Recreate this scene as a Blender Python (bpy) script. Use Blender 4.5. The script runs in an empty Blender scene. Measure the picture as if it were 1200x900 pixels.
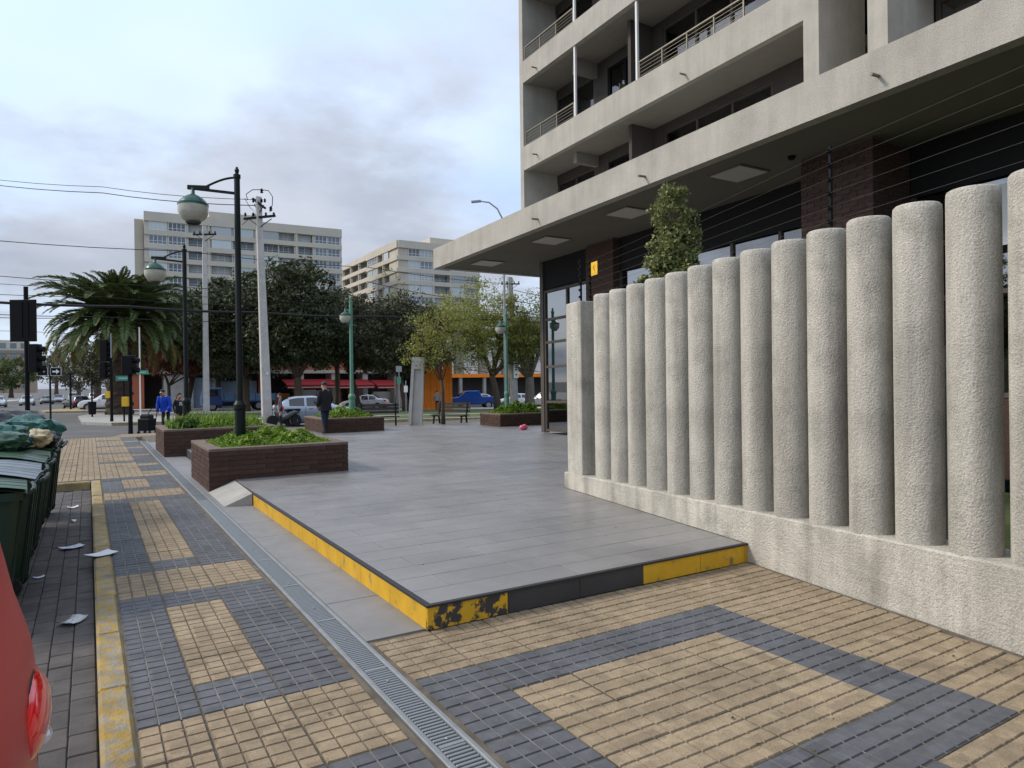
import bpy, math, random
import numpy as np
from mathutils import Vector, Matrix, Euler, noise as mnoise

S = bpy.context.scene
COL = S.collection
random.seed(7)
RNG = np.random.default_rng(7)
PI = math.pi
rad = math.radians

# ------------------------------------------------------------------ camera
YAW, PITCH, ROLL = rad(31.45), rad(-0.2), rad(0.7)
fw = Vector((math.sin(YAW)*math.cos(PITCH), math.cos(YAW)*math.cos(PITCH), math.sin(PITCH)))
r0 = Vector((math.cos(YAW), -math.sin(YAW), 0)); u0 = r0.cross(fw)
rr = r0*math.cos(ROLL) - u0*math.sin(ROLL)
uu = u0*math.cos(ROLL) + r0*math.sin(ROLL)
cd = bpy.data.cameras.new('camera'); cam = bpy.data.objects.new('camera', cd); COL.objects.link(cam)
m = Matrix.Identity(4)
for i in range(3):
    m[i][0], m[i][1], m[i][2] = rr[i], uu[i], -fw[i]
m[2][3] = 1.68
cam.matrix_world = m
cd.sensor_width = 36; cd.lens = 36*812/1200; cd.clip_start = .05; cd.clip_end = 5000
S.camera = cam

# ------------------------------------------------------------------ light
SUN_EL, SUN_AZ = rad(38), rad(302)      # azimuth clockwise from +Y: light comes from the road side (-X)
sd = bpy.data.lights.new('sun', 'SUN'); sd.energy = 1.5; sd.angle = rad(12); sd.color = (1, .90, .77)
sun = bpy.data.objects.new('sun', sd); COL.objects.link(sun)
sdir = Vector((math.sin(SUN_AZ)*math.cos(SUN_EL), math.cos(SUN_AZ)*math.cos(SUN_EL), math.sin(SUN_EL)))
sun.rotation_euler = sdir.to_track_quat('Z', 'Y').to_euler()
sun.location = sdir*60
W = bpy.data.worlds.new('World'); S.world = W; W.use_nodes = True
nt = W.node_tree; N = nt.nodes; N.clear()
def wn(t, **k):
    n = N.new(t)
    for a, b in k.items(): setattr(n, a, b)
    return n
def wl(a, b): nt.links.new(a, b)
out = wn('ShaderNodeOutputWorld'); bg = wn('ShaderNodeBackground')
sky = wn('ShaderNodeTexSky'); sky.sky_type = 'NISHITA'; sky.sun_disc = False
sky.sun_elevation = SUN_EL; sky.sun_rotation = SUN_AZ; sky.air_density = 1.0; sky.dust_density = 1.6; sky.ozone_density = 1.0
tc = wn('ShaderNodeTexCoord'); sep = wn('ShaderNodeSeparateXYZ'); wl(tc.outputs['Generated'], sep.inputs[0])
# cloud sheet: direction projected on a high plane, stretched
zz = wn('ShaderNodeMath', operation='MAXIMUM'); wl(sep.outputs['Z'], zz.inputs[0]); zz.inputs[1].default_value = 0.0
za = wn('ShaderNodeMath', operation='ADD'); wl(zz.outputs[0], za.inputs[0]); za.inputs[1].default_value = .22
dx = wn('ShaderNodeMath', operation='DIVIDE'); wl(sep.outputs['X'], dx.inputs[0]); wl(za.outputs[0], dx.inputs[1])
dy = wn('ShaderNodeMath', operation='DIVIDE'); wl(sep.outputs['Y'], dy.inputs[0]); wl(za.outputs[0], dy.inputs[1])
cmb = wn('ShaderNodeCombineXYZ'); wl(dx.outputs[0], cmb.inputs[0]); wl(dy.outputs[0], cmb.inputs[1])
def wnoise(scale, detail, rough, off):
    mp = wn('ShaderNodeMapping'); mp.inputs['Location'].default_value = off; wl(cmb.outputs[0], mp.inputs['Vector'])
    n = wn('ShaderNodeTexNoise'); n.inputs['Scale'].default_value = scale; n.inputs['Detail'].default_value = detail
    n.inputs['Roughness'].default_value = rough; wl(mp.outputs[0], n.inputs['Vector']); return n.outputs[0]
def wramp(src, a, b, ca=(0, 0, 0, 1), cb=(1, 1, 1, 1)):
    r = wn('ShaderNodeValToRGB'); r.color_ramp.elements[0].position = a; r.color_ramp.elements[1].position = b
    r.color_ramp.elements[0].color = ca; r.color_ramp.elements[1].color = cb; r.color_ramp.interpolation = 'EASE'
    wl(src, r.inputs[0]); return r.outputs[0]
def wmix(f, a, b):
    mx = wn('ShaderNodeMix', data_type='RGBA'); wl(f, mx.inputs[0]) if not isinstance(f, float) else setattr(mx.inputs[0], 'default_value', f)
    for s, v in ((mx.inputs[6], a), (mx.inputs[7], b)):
        if isinstance(v, tuple): s.default_value = v
        else: wl(v, s)
    return mx.outputs[2]
SKY_STR = 0.12
def K(c): return tuple(v/SKY_STR for v in c) + (1,)
hz = wmix(0.62, sky.outputs[0], K((.345, .445, .63)))                              # pale humid blue
veil = wramp(wnoise(.75, 3, .5, (3.1, 7.7, 0)), .35, .75)
hz2 = wmix(veil, hz, K((.455, .52, .62)))                                          # thin white veil
den = wramp(wnoise(.95, 8, .56, (9.4, 3.3, 0)), .41, .60)
shade = wramp(wnoise(1.7, 6, .55, (8.3, 2.2, 0)), .3, .7)
cloudc = wmix(shade, K((.265, .295, .355)), K((.36, .39, .45)))
skyc = wmix(den, hz2, cloudc)
gz_ = wn('ShaderNodeMath', operation='MULTIPLY_ADD'); wl(zz.outputs[0], gz_.inputs[0]); gz_.inputs[1].default_value = .85; gz_.inputs[2].default_value = .85   # overcast skies brighten towards the zenith
sc_ = wn('ShaderNodeVectorMath', operation='SCALE'); wl(skyc, sc_.inputs[0]); wl(gz_.outputs[0], sc_.inputs['Scale'])
wl(sc_.outputs[0], bg.inputs[0]); bg.inputs[1].default_value = SKY_STR; wl(bg.outputs[0], out.inputs[0])

S.view_settings.view_transform = 'Standard'; S.view_settings.look = 'None'
S.view_settings.exposure = 0.82; S.view_settings.gamma = 1.0
S.view_settings.use_curve_mapping = False
S.render.engine = 'CYCLES'

# ------------------------------------------------------------------ materials
MATS = {}
def mat(name, col, rough=.8, var=.0, vscale=3.0, bump=0.0, bscale=40.0, spec=.4, metal=0.0, detail=5,
        col2=None, mask=None, streak=0.0, coat=0.0, rnd=0.0, coords='Object', dirt=None, bdist=.01, cell=None, speck=None):
    """procedural principled material. mask=(scale,lo,hi): second colour by noise; streak: vertical stains; cell: tone per paver"""
    if name in MATS: return MATS[name]
    mt = bpy.data.materials.new(name); mt.use_nodes = True; t = mt.node_tree; n = t.nodes; L = t.links.new
    b = n['Principled BSDF']; b.inputs['Roughness'].default_value = rough; b.inputs['Metallic'].default_value = metal
    b.inputs['Specular IOR Level'].default_value = spec
    if coat: b.inputs['Coat Weight'].default_value = coat; b.inputs['Coat Roughness'].default_value = .06
    if coords == 'World':
        geo = n.new('ShaderNodeNewGeometry'); P = geo.outputs['Position']
    else:
        tcn = n.new('ShaderNodeTexCoord'); P = tcn.outputs['Object']
    def noise(sc, dt=detail, ro=.6, stretch=None):
        q = n.new('ShaderNodeTexNoise'); q.inputs['Scale'].default_value = sc; q.inputs['Detail'].default_value = dt; q.inputs['Roughness'].default_value = ro
        if stretch:
            mp = n.new('ShaderNodeMapping'); mp.inputs['Scale'].default_value = stretch; L(P, mp.inputs['Vector']); L(mp.outputs[0], q.inputs['Vector'])
        else: L(P, q.inputs['Vector'])
        return q.outputs[0]
    def ramp(src, a, c, lo=0.0, hi=1.0):
        r = n.new('ShaderNodeMapRange'); r.inputs[1].default_value = a; r.inputs[2].default_value = c; r.inputs[3].default_value = lo; r.inputs[4].default_value = hi
        L(src, r.inputs[0]); return r.outputs[0]
    def mulc(src, fac):
        x = n.new('ShaderNodeVectorMath'); x.operation = 'SCALE'; L(src, x.inputs[0]); L(fac, x.inputs['Scale']); return x.outputs[0]
    rgb = n.new('ShaderNodeRGB'); rgb.outputs[0].default_value = tuple(col)+(1,); c = rgb.outputs[0]
    if col2 is not None:
        mx = n.new('ShaderNodeMix'); mx.data_type = 'RGBA'; L(ramp(noise(mask[0], 6, .65), mask[1], mask[2]), mx.inputs[0]); L(c, mx.inputs[6]); mx.inputs[7].default_value = tuple(col2)+(1,); c = mx.outputs[2]
    if var: c = mulc(c, ramp(noise(vscale), .3, .7, 1-var, 1+var))
    if cell:
        sz, amt = cell
        dv = n.new('ShaderNodeVectorMath'); dv.operation = 'SCALE'; L(P, dv.inputs[0]); dv.inputs['Scale'].default_value = 1/sz
        fl = n.new('ShaderNodeVectorMath'); fl.operation = 'FLOOR'; L(dv.outputs[0], fl.inputs[0])
        wnz = n.new('ShaderNodeTexWhiteNoise'); wnz.noise_dimensions = '2D'; L(fl.outputs[0], wnz.inputs['Vector']); c = mulc(c, ramp(wnz.outputs[0], 0, 1, 1-amt, 1+amt))
    if streak: c = mulc(c, ramp(noise(1.0, 5, .6, (5, 5, .45)), .42, .72, 1.0, 1-streak))
    if dirt: c = mulc(c, ramp(noise(dirt[0], 4, .55), .5, .75, 1.0, 1-dirt[1]))
    if speck: c = mulc(c, ramp(noise(speck[0], 3, .7), .38, .56, 1-speck[1], 1.04))
    if rnd:
        oi = n.new('ShaderNodeObjectInfo'); c = mulc(c, ramp(oi.outputs['Random'], 0, 1, 1-rnd, 1+rnd))
    L(c, b.inputs['Base Color'])
    if var: L(ramp(noise(vscale*2.3), .3, .7, max(.02, rough-.1), min(1, rough+.1)), b.inputs['Roughness'])
    if bump:
        bp = n.new('ShaderNodeBump'); bp.inputs['Strength'].default_value = bump; bp.inputs['Distance'].default_value = bdist
        L(noise(bscale, 6, .6), bp.inputs['Height']); L(bp.outputs[0], b.inputs['Normal'])
    MATS[name] = mt; return mt
def leafmat(name, a, b_, trans=.25, rough=.55):
    mt = bpy.data.materials.new(name); mt.use_nodes = True; t = mt.node_tree; n = t.nodes; L = t.links.new
    b = n['Principled BSDF']; b.inputs['Roughness'].default_value = rough; b.inputs['Specular IOR Level'].default_value = .3
    g = n.new('ShaderNodeNewGeometry'); mx = n.new('ShaderNodeMix'); mx.data_type = 'RGBA'
    L(g.outputs['Random Per Island'], mx.inputs[0]); mx.inputs[6].default_value = a+(1,); mx.inputs[7].default_value = b_+(1,)
    L(mx.outputs[2], b.inputs['Base Color'])
    tr = n.new('ShaderNodeBsdfTranslucent'); L(mx.outputs[2], tr.inputs[0]); ms = n.new('ShaderNodeMixShader'); ms.inputs[0].default_value = trans
    L(b.outputs[0], ms.inputs[1]); L(tr.outputs[0], ms.inputs[2]); L(ms.outputs[0], n['Material Output'].inputs[0])
    return mt
def glassmat(name, tint=(.55, .6, .6), refl=.12):
    mt = bpy.data.materials.new(name); mt.use_nodes = True; t = mt.node_tree; n = t.nodes; L = t.links.new
    n.remove(n['Principled BSDF']); tr = n.new('ShaderNodeBsdfTransparent'); tr.inputs[0].default_value = tint+(1,)
    gl = n.new('ShaderNodeBsdfGlossy'); gl.inputs['Roughness'].default_value = .015; gl.inputs[0].default_value = (.95, .97, 1, 1)
    fr = n.new('ShaderNodeFresnel'); fr.inputs[0].default_value = 1.5
    ad = n.new('ShaderNodeMath'); ad.operation = 'ADD'; ad.use_clamp = True; L(fr.outputs[0], ad.inputs[0]); ad.inputs[1].default_value = refl
    ms = n.new('ShaderNodeMixShader'); L(ad.outputs[0], ms.inputs[0]); L(tr.outputs[0], ms.inputs[1]); L(gl.outputs[0], ms.inputs[2]); L(ms.outputs[0], n['Material Output'].inputs[0])
    return mt

M_ASPH = mat('asphalt', (.105, .102, .098), .9, .22, .5, .5, 90, coords='World', dirt=(.25, .25))
M_STUCCO = mat('rough_stucco', (.60, .568, .49), .93, .14, 1.8, 1.0, 72, spec=.2, streak=.38, detail=8, dirt=(2.6, .34), bdist=.019, speck=(70, .18), rnd=.05)
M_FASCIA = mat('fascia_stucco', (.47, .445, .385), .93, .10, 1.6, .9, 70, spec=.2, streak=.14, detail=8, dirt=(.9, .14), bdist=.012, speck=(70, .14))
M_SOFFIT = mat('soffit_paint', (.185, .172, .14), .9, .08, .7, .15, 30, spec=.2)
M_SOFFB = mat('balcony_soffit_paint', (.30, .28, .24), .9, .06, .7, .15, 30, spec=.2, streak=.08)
M_CONC = mat('concrete', (.36, .35, .32), .92, .16, 2.5, .5, 60, spec=.25, streak=.15)
M_CONCL = mat('pale_concrete', (.50, .48, .44), .92, .14, 2.5, .5, 60, spec=.25, streak=.12)
M_BEIGE = mat('beige_paver', (.315, .245, .160), .85, .14, 14, .55, 160, spec=.3, coords='World', cell=(.1, .15), dirt=(1.2, .30), bdist=.005, speck=(120, .25), rnd=.07)
M_GREY = mat('slate_paver', (.102, .106, .114), .78, .14, 14, .5, 160, spec=.35, coords='World', cell=(.1, .13), dirt=(1.2, .25), bdist=.005, rnd=.09)
M_GRDARK = mat('joint_dirt', (.125, .105, .078), .95, .35, 8, coords='World')
M_GRSAND = mat('joint_sand', (.185, .18, .165), .95, .45, 5, coords='World')
M_PLAT = mat('terrace_tile', (.215, .207, .20), .38, .16, 1.1, .12, 120, spec=.5, coords='World', col2=(.12, .115, .11), mask=(26, .685, .72), dirt=(.9, .20), bdist=.003, rnd=.05)
M_STRIP = mat('strip_tile', (.22, .215, .21), .55, .10, 2.5, .15, 120, spec=.45, coords='World', dirt=(.8, .18), bdist=.003)
M_PJOINT = mat('tile_joint', (.035, .035, .036), .9, coords='World')
M_YEL = mat('yellow_paint', (.62, .36, .018), .6, .10, 5, .15, 60, spec=.4, col2=(.22, .17, .07), mask=(7, .58, .70), rnd=.06, coords='World', dirt=(2.2, .18))
M_YELWORN = mat('chipped_yellow_paint', (.62, .36, .018), .6, .1, 5, .2, 60, col2=(.045, .045, .045), mask=(7.5, .50, .545), coords='World')
M_BLK = mat('black_riser_paint', (.045, .045, .047), .55, .15, 4, .1, 60, coords='World')
M_EDGE = mat('black_edge_strip', (.025, .025, .027), .6)
M_KERB = mat('kerb_worn_yellow', (.37, .245, .055), .92, .28, 5, 1.0, 45, col2=(.27, .245, .19), mask=(13, .42, .56), coords='World', bdist=.012, dirt=(2.2, .3))
M_BAY = mat('bay_paver', (.082, .074, .070), .85, .22, 6, .5, 90, coords='World', cell=(.2, .12), bdist=.006, dirt=(.9, .25), rnd=.12)
M_GALV = mat('galvanised_steel', (.26, .275, .28), .5, .15, 12, metal=.4, spec=.5, dirt=(3, .2))
M_VOID = mat('dark_void', (.012, .012, .012), .95)
M_BRICK = mat('brown_brick', (.072, .042, .031), .85, .18, 12, .6, 90, rnd=.16, spec=.25, dirt=(2.2, .2), bdist=.006)
M_BRICKD = mat('dark_brick', (.085, .052, .040), .85, .18, 12, .6, 90, rnd=.2, spec=.25, bdist=.006)
M_MORTAR = mat('mortar', (.12, .10, .085), .95, .2, 10)
M_CAP = mat('planter_cap', (.165, .125, .10), .9, .2, 7, .4, 60)
M_SOIL = mat('soil', (.05, .038, .026), 1, .3, 9, .9, 30)
M_BLKMET = mat('black_green_metal', (.006, .010, .009), .5, .1, 6, spec=.25)
M_GRNMET = mat('green_metal', (.10, .25, .18), .6, .12, 6, spec=.5)
M_CAPGRN = mat('lantern_green', (.018, .085, .06), .35, .1, 6, spec=.5)
M_BROWNF = mat('brown_window_frame', (.085, .07, .055), .5, .1, 4)
M_RAIL = mat('railing_metal', (.20, .18, .135), .5, .1, 4, metal=.3)
M_WHITEP = mat('white_paint', (.72, .72, .70), .6, .05, 3)
M_DKWALL = mat('dark_balcony_wall', (.075, .064, .055), .85, .1, 1.5, .2, 30)
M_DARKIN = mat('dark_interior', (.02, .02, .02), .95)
M_CURT = mat('curtain', (.80, .78, .72), .95, .08, 8)
M_GLASS = glassmat('window_glass', (.8, .84, .82), .08)
M_GLASSD = glassmat('tinted_glass', (.16, .16, .15), .22)
M_RUBBER = mat('rubber', (.02, .02, .02), .85, .1, 20)
M_BARK = mat('bark', (.085, .062, .043), .95, .25, 6, 1.0, 22, bdist=.03)
M_BARKG = mat('grey_bark', (.15, .125, .10), .95, .25, 6, 1.0, 22, bdist=.03)
M_PALMB = mat('palm_bark', (.065, .045, .03), .95, .35, 9, 1.0, 12, bdist=.05)
M_STEEL = mat('dull_steel', (.30, .31, .32), .45, .1, 5, metal=.6)
M_BLACK = mat('matt_black', (.006, .006, .007), .6, spec=.15)
M_CABLE = mat('cable_black', (.012, .012, .014), .7)
M_WHITE = mat('sign_white', (.75, .75, .73), .5)
M_SIGNG = mat('street_sign_green', (.05, .26, .17), .45)
M_SKIN = mat('skin', (.42, .25, .18), .6)
M_HAIR = mat('dark_hair', (.015, .012, .01), .6)
M_GRASS = mat('lawn', (.075, .10, .03), .95, .3, 1.5, .8, 30, coords='World')

# ------------------------------------------------------------------ mesh helpers
class MB:
    def __init__(s): s.v = []; s.f = []; s.mi = []
    def add(s, vs, fs, k=0):
        o = len(s.v); s.v += [tuple(p) for p in vs]; s.f += [tuple(i+o for i in q) for q in fs]; s.mi += [k]*len(fs); return s
    def box(s, x0, x1, y0, y1, z0, z1, k=0, bev=0.0):
        if bev <= 0:
            v = [(x, y, z) for z in (z0, z1) for y in (y0, y1) for x in (x0, x1)]
            return s.add(v, [(0, 2, 3, 1), (4, 5, 7, 6), (0, 1, 5, 4), (2, 6, 7, 3), (0, 4, 6, 2), (1, 3, 7, 5)], k)
        b = bev; v = []   # chamfered top and vertical edges
        for z, i in ((z0, 0), (z1-b, 0), (z1, b)):
            v += [(x0+i+b*(i == 0), y0+i, z), (x1-i-b*(i == 0), y0+i, z), (x1-i, y0+i+b*(i == 0), z), (x1-i, y1-i-b*(i == 0), z), (x1-i-b*(i == 0), y1-i, z), (x0+i+b*(i == 0), y1-i, z), (x0+i, y1-i-b*(i == 0), z), (x0+i, y0+i+b*(i == 0), z)]
        f = [tuple(range(16, 24)), tuple(range(7, -1, -1))]
        for l in (0, 8): f += [(l+i, l+(i+1) % 8, l+8+(i+1) % 8, l+8+i) for i in range(8)]
        return s.add(v, f, k)
    def obox(s, p, q, w, h, k=0, up=(0, 0, 1)):
        """bar from p to q with a w x h section"""
        p, q = Vector(p), Vector(q); d = (q-p).normalized(); u = Vector(up)
        if abs(d.dot(u)) > .98: u = Vector((0, 1, 0))
        a = d.cross(u).normalized()*w/2; c = a.cross(d).normalized()*h/2
        v = [p-a-c, p+a-c, p+a+c, p-a+c, q-a-c, q+a-c, q+a+c, q-a+c]
        return s.add(v, [(0, 3, 2, 1), (4, 5, 6, 7), (0, 1, 5, 4), (1, 2, 6, 5), (2, 3, 7, 6), (3, 0, 4, 7)], k)
    def tube(s, pts, rs, n=8, k=0, cap=True):
        pts = [Vector(p) for p in pts]; m_ = len(pts)
        if not hasattr(rs, '__len__'): rs = [rs]*m_
        v = []; prev = None
        for i, p in enumerate(pts):
            d = (pts[min(i+1, m_-1)]-pts[max(i-1, 0)]).normalized()
            if prev is None:
                a = d.orthogonal().normalized()
            else:
                a = prev-d*prev.dot(d); a = a.normalized() if a.length > 1e-6 else d.orthogonal().normalized()
            prev = a; b = d.cross(a)
            v += [p+(a*math.cos(2*PI*j/n)+b*math.sin(2*PI*j/n))*rs[i] for j in range(n)]
        f = [(i*n+j, i*n+(j+1) % n, (i+1)*n+(j+1) % n, (i+1)*n+j) for i in range(m_-1) for j in range(n)]
        if cap: f += [tuple(range(n-1, -1, -1)), tuple(range((m_-1)*n, m_*n))]
        return s.add(v, f, k)
    def lathe(s, prof, n=24, c=(0, 0, 0), k=0):
        v = []; f = []
        for r, z in prof: v += [(c[0]+r*math.cos(2*PI*j/n), c[1]+r*math.sin(2*PI*j/n), c[2]+z) for j in range(n)]
        for i in range(len(prof)-1): f += [(i*n+j, i*n+(j+1) % n, (i+1)*n+(j+1) % n, (i+1)*n+j) for j in range(n)]
        f += [tuple(range(n-1, -1, -1)), tuple(range((len(prof)-1)*n, len(prof)*n))]
        return s.add(v, f, k)
    def grid(s, P, k=0, closed=False):
        """P[i][j] points"""
        a, b = len(P), len(P[0]); v = [p for r in P for p in r]
        f = [(i*b+j, i*b+(j+1) % b, (i+1)*b+(j+1) % b, (i+1)*b+j) for i in range(a-1) for j in range(b if closed else b-1)]
        return s.add(v, f, k)
    def prism(s, poly, z0, z1, k=0):
        n = len(poly); v = [(x, y, z0) for x, y in poly]+[(x, y, z1) for x, y in poly]
        return s.add(v, [tuple(range(n-1, -1, -1)), tuple(range(n, 2*n))]+[(i, (i+1) % n, n+(i+1) % n, n+i) for i in range(n)], k)
    def map(s, fn): s.v = [tuple(fn(*p)) for p in s.v]; return s
    def mesh(s, name, mats, smooth=False):
        me = bpy.data.meshes.new(name); me.from_pydata(s.v, [], s.f)
        for mt in (mats if isinstance(mats, (list, tuple)) else [mats]): me.materials.append(mt)
        if any(s.mi): me.polygons.foreach_set('material_index', s.mi)
        if smooth: me.polygons.foreach_set('use_smooth', [True]*len(s.f))
        me.update(); return me
def link(name, me, parent=None, loc=(0, 0, 0), rot=(0, 0, 0)):
    o = bpy.data.objects.new(name, me); COL.objects.link(o); o.location = loc; o.rotation_euler = rot
    if parent is not None: o.parent = parent
    return o
def obj(name, mb, mats, parent=None, loc=(0, 0, 0), rot=(0, 0, 0), smooth=False):
    o = link(name, mb.mesh(name, mats, smooth), parent, loc, rot)
    if smooth == 'auto' or smooth == 30: pass
    return o
def autosmooth(o, ang=40):
    me = o.data; me.polygons.foreach_set('use_smooth', [True]*len(me.polygons))
    me.set_sharp_from_angle(angle=rad(ang)); return o
def tag(o, label, cat, group=None, kind=None):
    o['label'] = label; o['category'] = cat
    if group: o['group'] = group
    if kind: o['kind'] = kind
    return o
def thing(name, label, cat, loc=(0, 0, 0), rz=0, group=None):
    o = bpy.data.objects.new(name, None); COL.objects.link(o); o.location = loc; o.rotation_euler = (0, 0, rz); o.empty_display_size = .2
    return tag(o, label, cat, group)
def struct(name, mb, mats, smooth=False):
    o = obj(name, mb, mats, smooth=smooth); o['kind'] = 'structure'; return o
def text_mesh(name, body, size, matl, parent, loc, rot, align='CENTER', ext=.001):
    cu = bpy.data.curves.new(name, 'FONT'); cu.body = body; cu.size = size; cu.align_x = align; cu.align_y = 'CENTER'; cu.extrude = ext; cu.resolution_u = 2
    t = bpy.data.objects.new(name, cu); COL.objects.link(t)
    me = bpy.data.meshes.new_from_object(t); COL.objects.unlink(t); bpy.data.objects.remove(t)
    me.materials.clear(); me.materials.append(matl)
    return link(name, me, parent, loc, rot)
def quads_mesh(name, V, matl):
    """V: (n,4,3) array -> mesh of separate quads"""
    n = len(V); me = bpy.data.meshes.new(name); me.vertices.add(4*n); me.vertices.foreach_set('co', V.reshape(-1).astype(np.float32))
    me.loops.add(4*n); me.loops.foreach_set('vertex_index', np.arange(4*n, dtype=np.int32)); me.polygons.add(n)
    me.polygons.foreach_set('loop_start', np.arange(0, 4*n, 4, dtype=np.int32)); me.polygons.foreach_set('loop_total', np.full(n, 4, dtype=np.int32))
    me.materials.append(matl); me.update(calc_edges=True); me.validate(); return me
def leaves(P, size, aspect=.5, up=.35, rng=RNG):
    """one bent-diamond leaf per point"""
    n = len(P); d = rng.normal(size=(n, 3)); d[:, 2] -= .25; d /= np.linalg.norm(d, axis=1)[:, None]
    nn = rng.normal(size=(n, 3)); nn[:, 2] += up*3; s_ = np.cross(d, nn); s_ /= np.linalg.norm(s_, axis=1)[:, None]+1e-9
    L = size*(.65+.7*rng.random(n))[:, None]; w = L*aspect*.5
    return np.stack([P-d*L*.5, P+s_*w, P+d*L*.5, P-s_*w], 1)
# ------------------------------------------------------------------ ground and pavements
def gf(x, y):
    """road level: flat by the terrace, falling gently away beyond the crossing"""
    t = min(1, max(0, (y-26)/3)); t = t*t*(3-2*t)
    return -.14-t*(.0095*max(0, min(y, 400)-25)+.015*min(max(x, -15), 90))
gxs = [-2500, -300, -60, -15, -8, 0, 8, 16, 30, 45, 60, 90, 300, 2500]; gys = [-2500, -300, -40, 0, 20, 26, 26.5, 27, 27.5, 28, 28.5, 29, 32, 40, 60, 100, 200, 300, 400, 2500]
struct('ground', MB().grid([[(x, y, gf(x, y)) for x in gxs] for y in gys][::-1]), M_ASPH)
sw = MB()
sw.box(.172, 1.315, -4, 26.6, -.30, -.010); sw.box(1.525, 6.2, -4, 4.34, -.30, -.0102)
sw.box(-1.95, .168, 14.46, 26.6, -.30, -.0104); sw.box(1.525, 2.05, 4.345, 26.6, -.30, -.0106); sw.box(2.055, 17, 23.35, 27.6, -.30, -.0108)
sidewalk = struct('sidewalk', sw, M_GRDARK)

def tile_mesh(nx, ny, kind, grooves):
    """nx x ny cells of 0.1 m, each cell a raised pad with chamfered rim over a groove bed"""
    mb = MB(); W_, H_ = nx*.1, ny*.1; g = .0045
    mats_k = 1
    if kind == 'g':
        for i in range(1, math.ceil(nx-1e-6)): x = -W_/2+i*.1; mb.add([(x-.0042, -H_/2+.002, -.0050), (x+.0042, -H_/2+.002, -.0050), (x+.0042, H_/2-.002, -.0050), (x-.0042, H_/2-.002, -.0050)], [(0, 1, 2, 3)], 2)
    mb.add([(-W_/2+.002, -H_/2+.002, -.0075), (W_/2-.002, -H_/2+.002, -.0075), (W_/2-.002, H_/2-.002, -.0075), (-W_/2+.002, H_/2-.002, -.0075)], [(0, 1, 2, 3)], 1)
    for i in range(math.ceil(nx-1e-6)):
        for j in range(math.ceil(ny-1e-6)):
            gx, gy = (g*.85, g*1.05) if grooves else (g*.75, g*1.0)
            x0, x1 = -W_/2+i*.1+gx+(.003 if i == 0 else 0), min(-W_/2+(i+1)*.1, W_/2)-gx-(.003 if i == math.ceil(nx-1e-6)-1 else 0)
            y0, y1 = -H_/2+j*.1+gy+(.003 if j == 0 else 0), min(-H_/2+(j+1)*.1, H_/2)-gy-(.003 if j == math.ceil(ny-1e-6)-1 else 0)
            b = .003
            if x1-x0 < .015 or y1-y0 < .015: continue
            mb.add([(x0, y0, -.0075), (x1, y0, -.0075), (x1, y1, -.0075), (x0, y1, -.0075), (x0+b, y0+b, 0), (x1-b, y0+b, 0), (x1-b, y1-b, 0), (x0+b, y1-b, 0)],
                   [(4, 5, 6, 7), (0, 1, 5, 4), (1, 2, 6, 5), (2, 3, 7, 6), (3, 0, 4, 7)])
    return mb
TILES = []   # (xc, yc, nx, ny, kind)
def left_kind(c, y):
    for a, b in ((3.05, 3.85), (6.25, 7.05), (11.85, 12.65), (14.65, 15.45)):
        if a < y < b: return 'b'
    for a, b in ((-.95, 2.65), (4.25, 5.85), (7.45, 11.45), (13.05, 14.25)):
        if a < y < b and c == 1: return 'b'
    if y > 15.45:
        k = int((y-15.45)/.4) % 6
        if c == 2: return 'b' if k == 3 else 'g'
        return 'g' if k == 5 else 'b'
    return 'g'
for j in range(-4, 57):
    y0 = 3.85+.4*j
    if y0 > 26.4: break
    for c, (a, b) in enumerate(((.18, .48), (.48, .88), (.88, 1.28))):
        TILES.append(((a+b)/2, y0+.2, round((b-a)*10), 4, left_kind(c, y0+.2)))
    if y0 > 14.4:
        for i in range(5):
            xc = -.02-.4*i; TILES.append((xc, y0+.2, 4, 4, 'b' if (i < 3) else 'g'))
def right_kind(x, y):
    if 1.95 < x < 3.55 and 2.03 < y < 3.23: return 'b'
    if 1.5 < x < 3.95 and 1.63 < y < 3.63: return 'g'
    if x < 1.95 and y < 3.7: return 'g'
    if 1.95 < x < 3.55 and -.37 < y < 1.23: return 'b'
    if x > 3.95 or y > 3.63: return 'b'
    return 'b' if y < 1.63 and x > 3.15 else 'g'
for j in range(-6, 11):
    y0 = 1.63+.4*j; ny = 4
    if y0 > 4.0: ny = 2.7
    if y0 > 4.2: break
    for i in range(9):
        x0 = 1.55+.4*i
        xw = 5.15+.165*(y0-4.25)
        if x0 > xw-.05: continue
        nx = min(4, (xw+.08-x0)*10)
        TILES.append((x0+nx*.05, y0+ny*.05, round(nx, 1), ny, right_kind(x0+.2, y0+ny*.05)))
TILES = [t for t in TILES if t[1] > .2]
fwd = (math.sin(YAW), math.cos(YAW)); rgt = (math.cos(YAW), -math.sin(YAW))
def seen(x, y, m_=.9): 
    d = x*fwd[0]+y*fwd[1]; r = x*rgt[0]+y*rgt[1]; return d > 1.6 and abs(r) < .76*d+m_
TILES.sort(key=lambda t: (not seen(t[0], t[1]), t[0]**2+t[1]**2))
tcache = {}; rest = {'b': MB(), 'g': MB()}
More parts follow.
